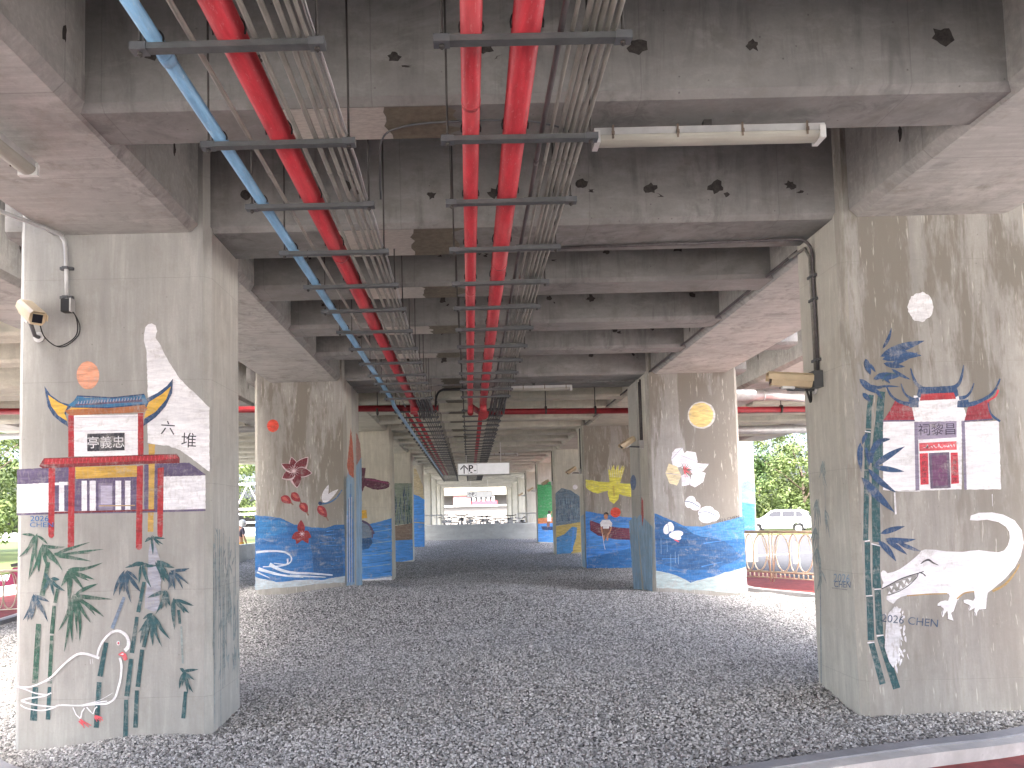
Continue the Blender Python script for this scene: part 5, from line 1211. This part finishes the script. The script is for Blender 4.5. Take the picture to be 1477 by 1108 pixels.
# ---- scooter at the left edge
def scooter(loc,rz,label,group,mat):
    t=thing('motor_scooter',(0,0,0),label,'scooter',group)
    for y in (-.62,.62):
        bm=NB(); tube(bm,[(0,y+.2*math.cos(k*math.pi/10),.25+.2*math.sin(k*math.pi/10)) for k in range(21)],.055,8,cap=False); w=bm2obj('wheel',bm,M_BLK,t)
        bm=NB(); disc_y(bm,(0,y,.25),.12,.08,14,'x'); bm2obj('rim',bm,M_LGREY,w)
    bm=NB(); prism(bm,[(-.95,.55),(-.3,.36),(.25,.30),(.42,.40),(.5,.85),(.42,.92),(.32,.45),(-.05,.42),(-.15,.72),(-.85,.78)],'x',-.15,.15); bm2obj('body',bm,mat,t)
    bm=NB(); prism(bm,[(-.88,.79),(-.12,.735),(-.1,.80),(-.4,.86),(-.85,.88)],'x',-.14,.14); bm2obj('seat',bm,M_BLK,t)
    bm=NB(); tube(bm,[(0,.60,.28),(0,.46,.70),(0,.40,1.0)],.03,8); tube(bm,[(-.33,.32,1.06),(-.1,.40,1.02),(.1,.40,1.02),(.33,.32,1.06)],.017,6); bm2obj('handlebar',bm,M_BLK,t)
    bm=NB(); disc_y(bm,(0,.50,.88),.085,.06,14,'y'); bm2obj('headlight',bm,M_LGREY,t)
    for s in (-1,1):
        bm=NB(); tube(bm,[(s*.24,.36,1.04),(s*.3,.38,1.24)],.008,5); disc_y(bm,(s*.3,.38,1.27),.055,.015,10,'y'); bm2obj('mirror',bm,M_BLK,t)
    bm=NB(); tube(bm,[(.02,.62,.47),(.0,.78,.38)],.06,8); bm2obj('front_fender',bm,mat,t)
    t.location=loc; t.rotation_euler=(0,0,rz); return t
MSC=flat('maroon_scooter_paint',(.16,.015,.05),.3,0,.1)
scooter((-10.35,17.2,.0),1.9,'maroon motor scooter parked behind the left hoop railing','scooters parked on the left',MSC)
# ---- far station building beyond the parking floor
t=thing('station_building',(0,66,0),'cream building closing the view at the far end','building')
MFAC=concrete('cream_facade',(.2,.185,.15),(3,3,3),0,lines=(0,2.2,0,.01)); MPALE=flat('pale_facade',(.2,.193,.178),.8,0,.06,(1,1,1))
bm=NB(); box(bm,-14,14,66,70,0,EYE+.9); bm2obj('wall',bm,MPALE,t); bm=NB(); box(bm,-14,14,66.2,70,EYE+1.9,8); bm2obj('upper_wall',bm,MFAC,t)
bm=NB(); box(bm,-14,14,65.7,66.3,EYE+.92,EYE+1.05); bm2obj('ledge',bm,M_LGREY,t)
bm=NB(); box(bm,-14,14,67.5,67.7,EYE+1.05,EYE+1.9); bm2obj('recess',bm,MPALE,t)
bm=NB(); box(bm,-1.4,.1,66.4,66.7,EYE+1.06,EYE+1.85); bm2obj('pink_panel',bm,flat('pink_panel',(.42,.22,.22),.6,0,.1),t)
bm=NB()
for k in range(5): box(bm,.25+k*.42,.5+k*.42,66.4,66.6,EYE+1.06,EYE+1.85)
bm2obj('white_slats',bm,M_WHT,t); bm=NB(); box(bm,.2,2.4,66.35,66.38,EYE+1.06,EYE+1.4); bm2obj('red_railing',bm,flat('red_railing',(.42,.05,.07),.5,0,.2),t)
bm=NB(); box(bm,.15,1.0,66.65,66.9,EYE+1.06,EYE+1.88); bm2obj('doorway',bm,M_DGREY,t)
# ---- person standing beyond the left low wall
def person(loc,rz):
    t=thing('person',loc,'standing person in yellow trousers holding a white helmet beyond the left wall','person'); o=Vector(loc)
    def skin(nodes,edges,mat,name):
        me=bpy.data.meshes.new(name); me.from_pydata([n[0] for n in nodes],edges,[]); me.materials.append(mat)
        ob=bpy.data.objects.new(name,me); COL.objects.link(ob); ob.parent=t
        ob.modifiers.new('skin','SKIN'); 
        for i,n in enumerate(nodes): me.skin_vertices[0].data[i].radius=(n[1],n[2] if len(n)>2 else n[1])
        me.skin_vertices[0].data[0].use_root=True
        s=ob.modifiers.new('sub','SUBSURF'); s.levels=1; s.render_levels=2; return ob
    n=[((0,0,.95),.15,.11),((0,0,1.15),.14,.10),((0,0,1.36),.17,.11),((0,0,1.46),.06),((0,-.01,1.55),.085,.095),((0,-.01,1.66),.075,.085),
       ((.10,0,.86),.085),((.11,-.02,.48),.062),((.11,.02,.09),.042),((.11,-.14,.04),.04),((-.10,0,.86),.085),((-.11,-.02,.48),.062),((-.11,.02,.09),.042),((-.11,-.14,.04),.04),
       ((.20,0,1.37),.06),((.25,.02,1.10),.045),((.24,-.10,.86),.035),((.24,-.16,.78),.035),((-.20,0,1.37),.06),((-.26,.02,1.10),.045),((-.22,-.12,.90),.035),((-.20,-.18,.83),.035)]
    e=[(0,1),(1,2),(2,3),(3,4),(4,5),(0,6),(6,7),(7,8),(8,9),(0,10),(10,11),(11,12),(12,13),(2,14),(14,15),(15,16),(16,17),(2,18),(18,19),(19,20),(20,21)]
    SK=flat('skin',(.42,.24,.16),.55,0,.08)
    skin(n,e,SK,'body')
    skin([((0,0,.97),.17,.13),((.105,0,.84),.10),((.115,-.02,.48),.08),((.115,.02,.12),.065),((-.105,0,.84),.10),((-.115,-.02,.48),.08),((-.115,.02,.12),.065)],[(0,1),(1,2),(2,3),(0,4),(4,5),(5,6)],flat('yellow_cloth',(.55,.30,.06),.8,0,.1),'trousers')
    skin([((0,0,.98),.18,.13),((0,0,1.18),.165,.12),((0,0,1.38),.195,.125),((.21,0,1.37),.075),((.255,.02,1.14),.06),((-.21,0,1.37),.075),((-.265,.02,1.14),.06)],[(0,1),(1,2),(2,3),(3,4),(2,5),(5,6)],flat('dark_shirt',(.07,.06,.08),.8,0,.1),'shirt')
    skin([((0,.02,1.62),.09,.095),((0,.015,1.70),.085,.09)],[(0,1)],flat('black_hair',(.02,.016,.014),.6,0,.1),'hair')
    t.rotation_euler=(0,0,rz); return t
pr=person((-8.55,28.5,0),2.6)
bm=NB(); bmesh.ops.create_uvsphere(bm,u_segments=14,v_segments=10,radius=.14); [setattr(v,'co',v.co+Vector((-8.38,28.35,EYE-.02))) for v in bm.verts if True]
tag(bm2obj('helmet',bm,M_WHT,None,True),'round white helmet held beside the person in yellow trousers','helmet')

# ------------------------------------------------------------------ render settings
S.view_settings.view_transform='Standard'; S.view_settings.look='None'; S.view_settings.gamma=1; S.view_settings.exposure=3.45
S.cycles.use_denoising=True
S.cycles.max_bounces=8; S.cycles.diffuse_bounces=5; S.cycles.glossy_bounces=2; S.cycles.transmission_bounces=2
S.cycles.sample_clamp_indirect=6; S.cycles.caustics_reflective=False; S.cycles.caustics_refractive=False
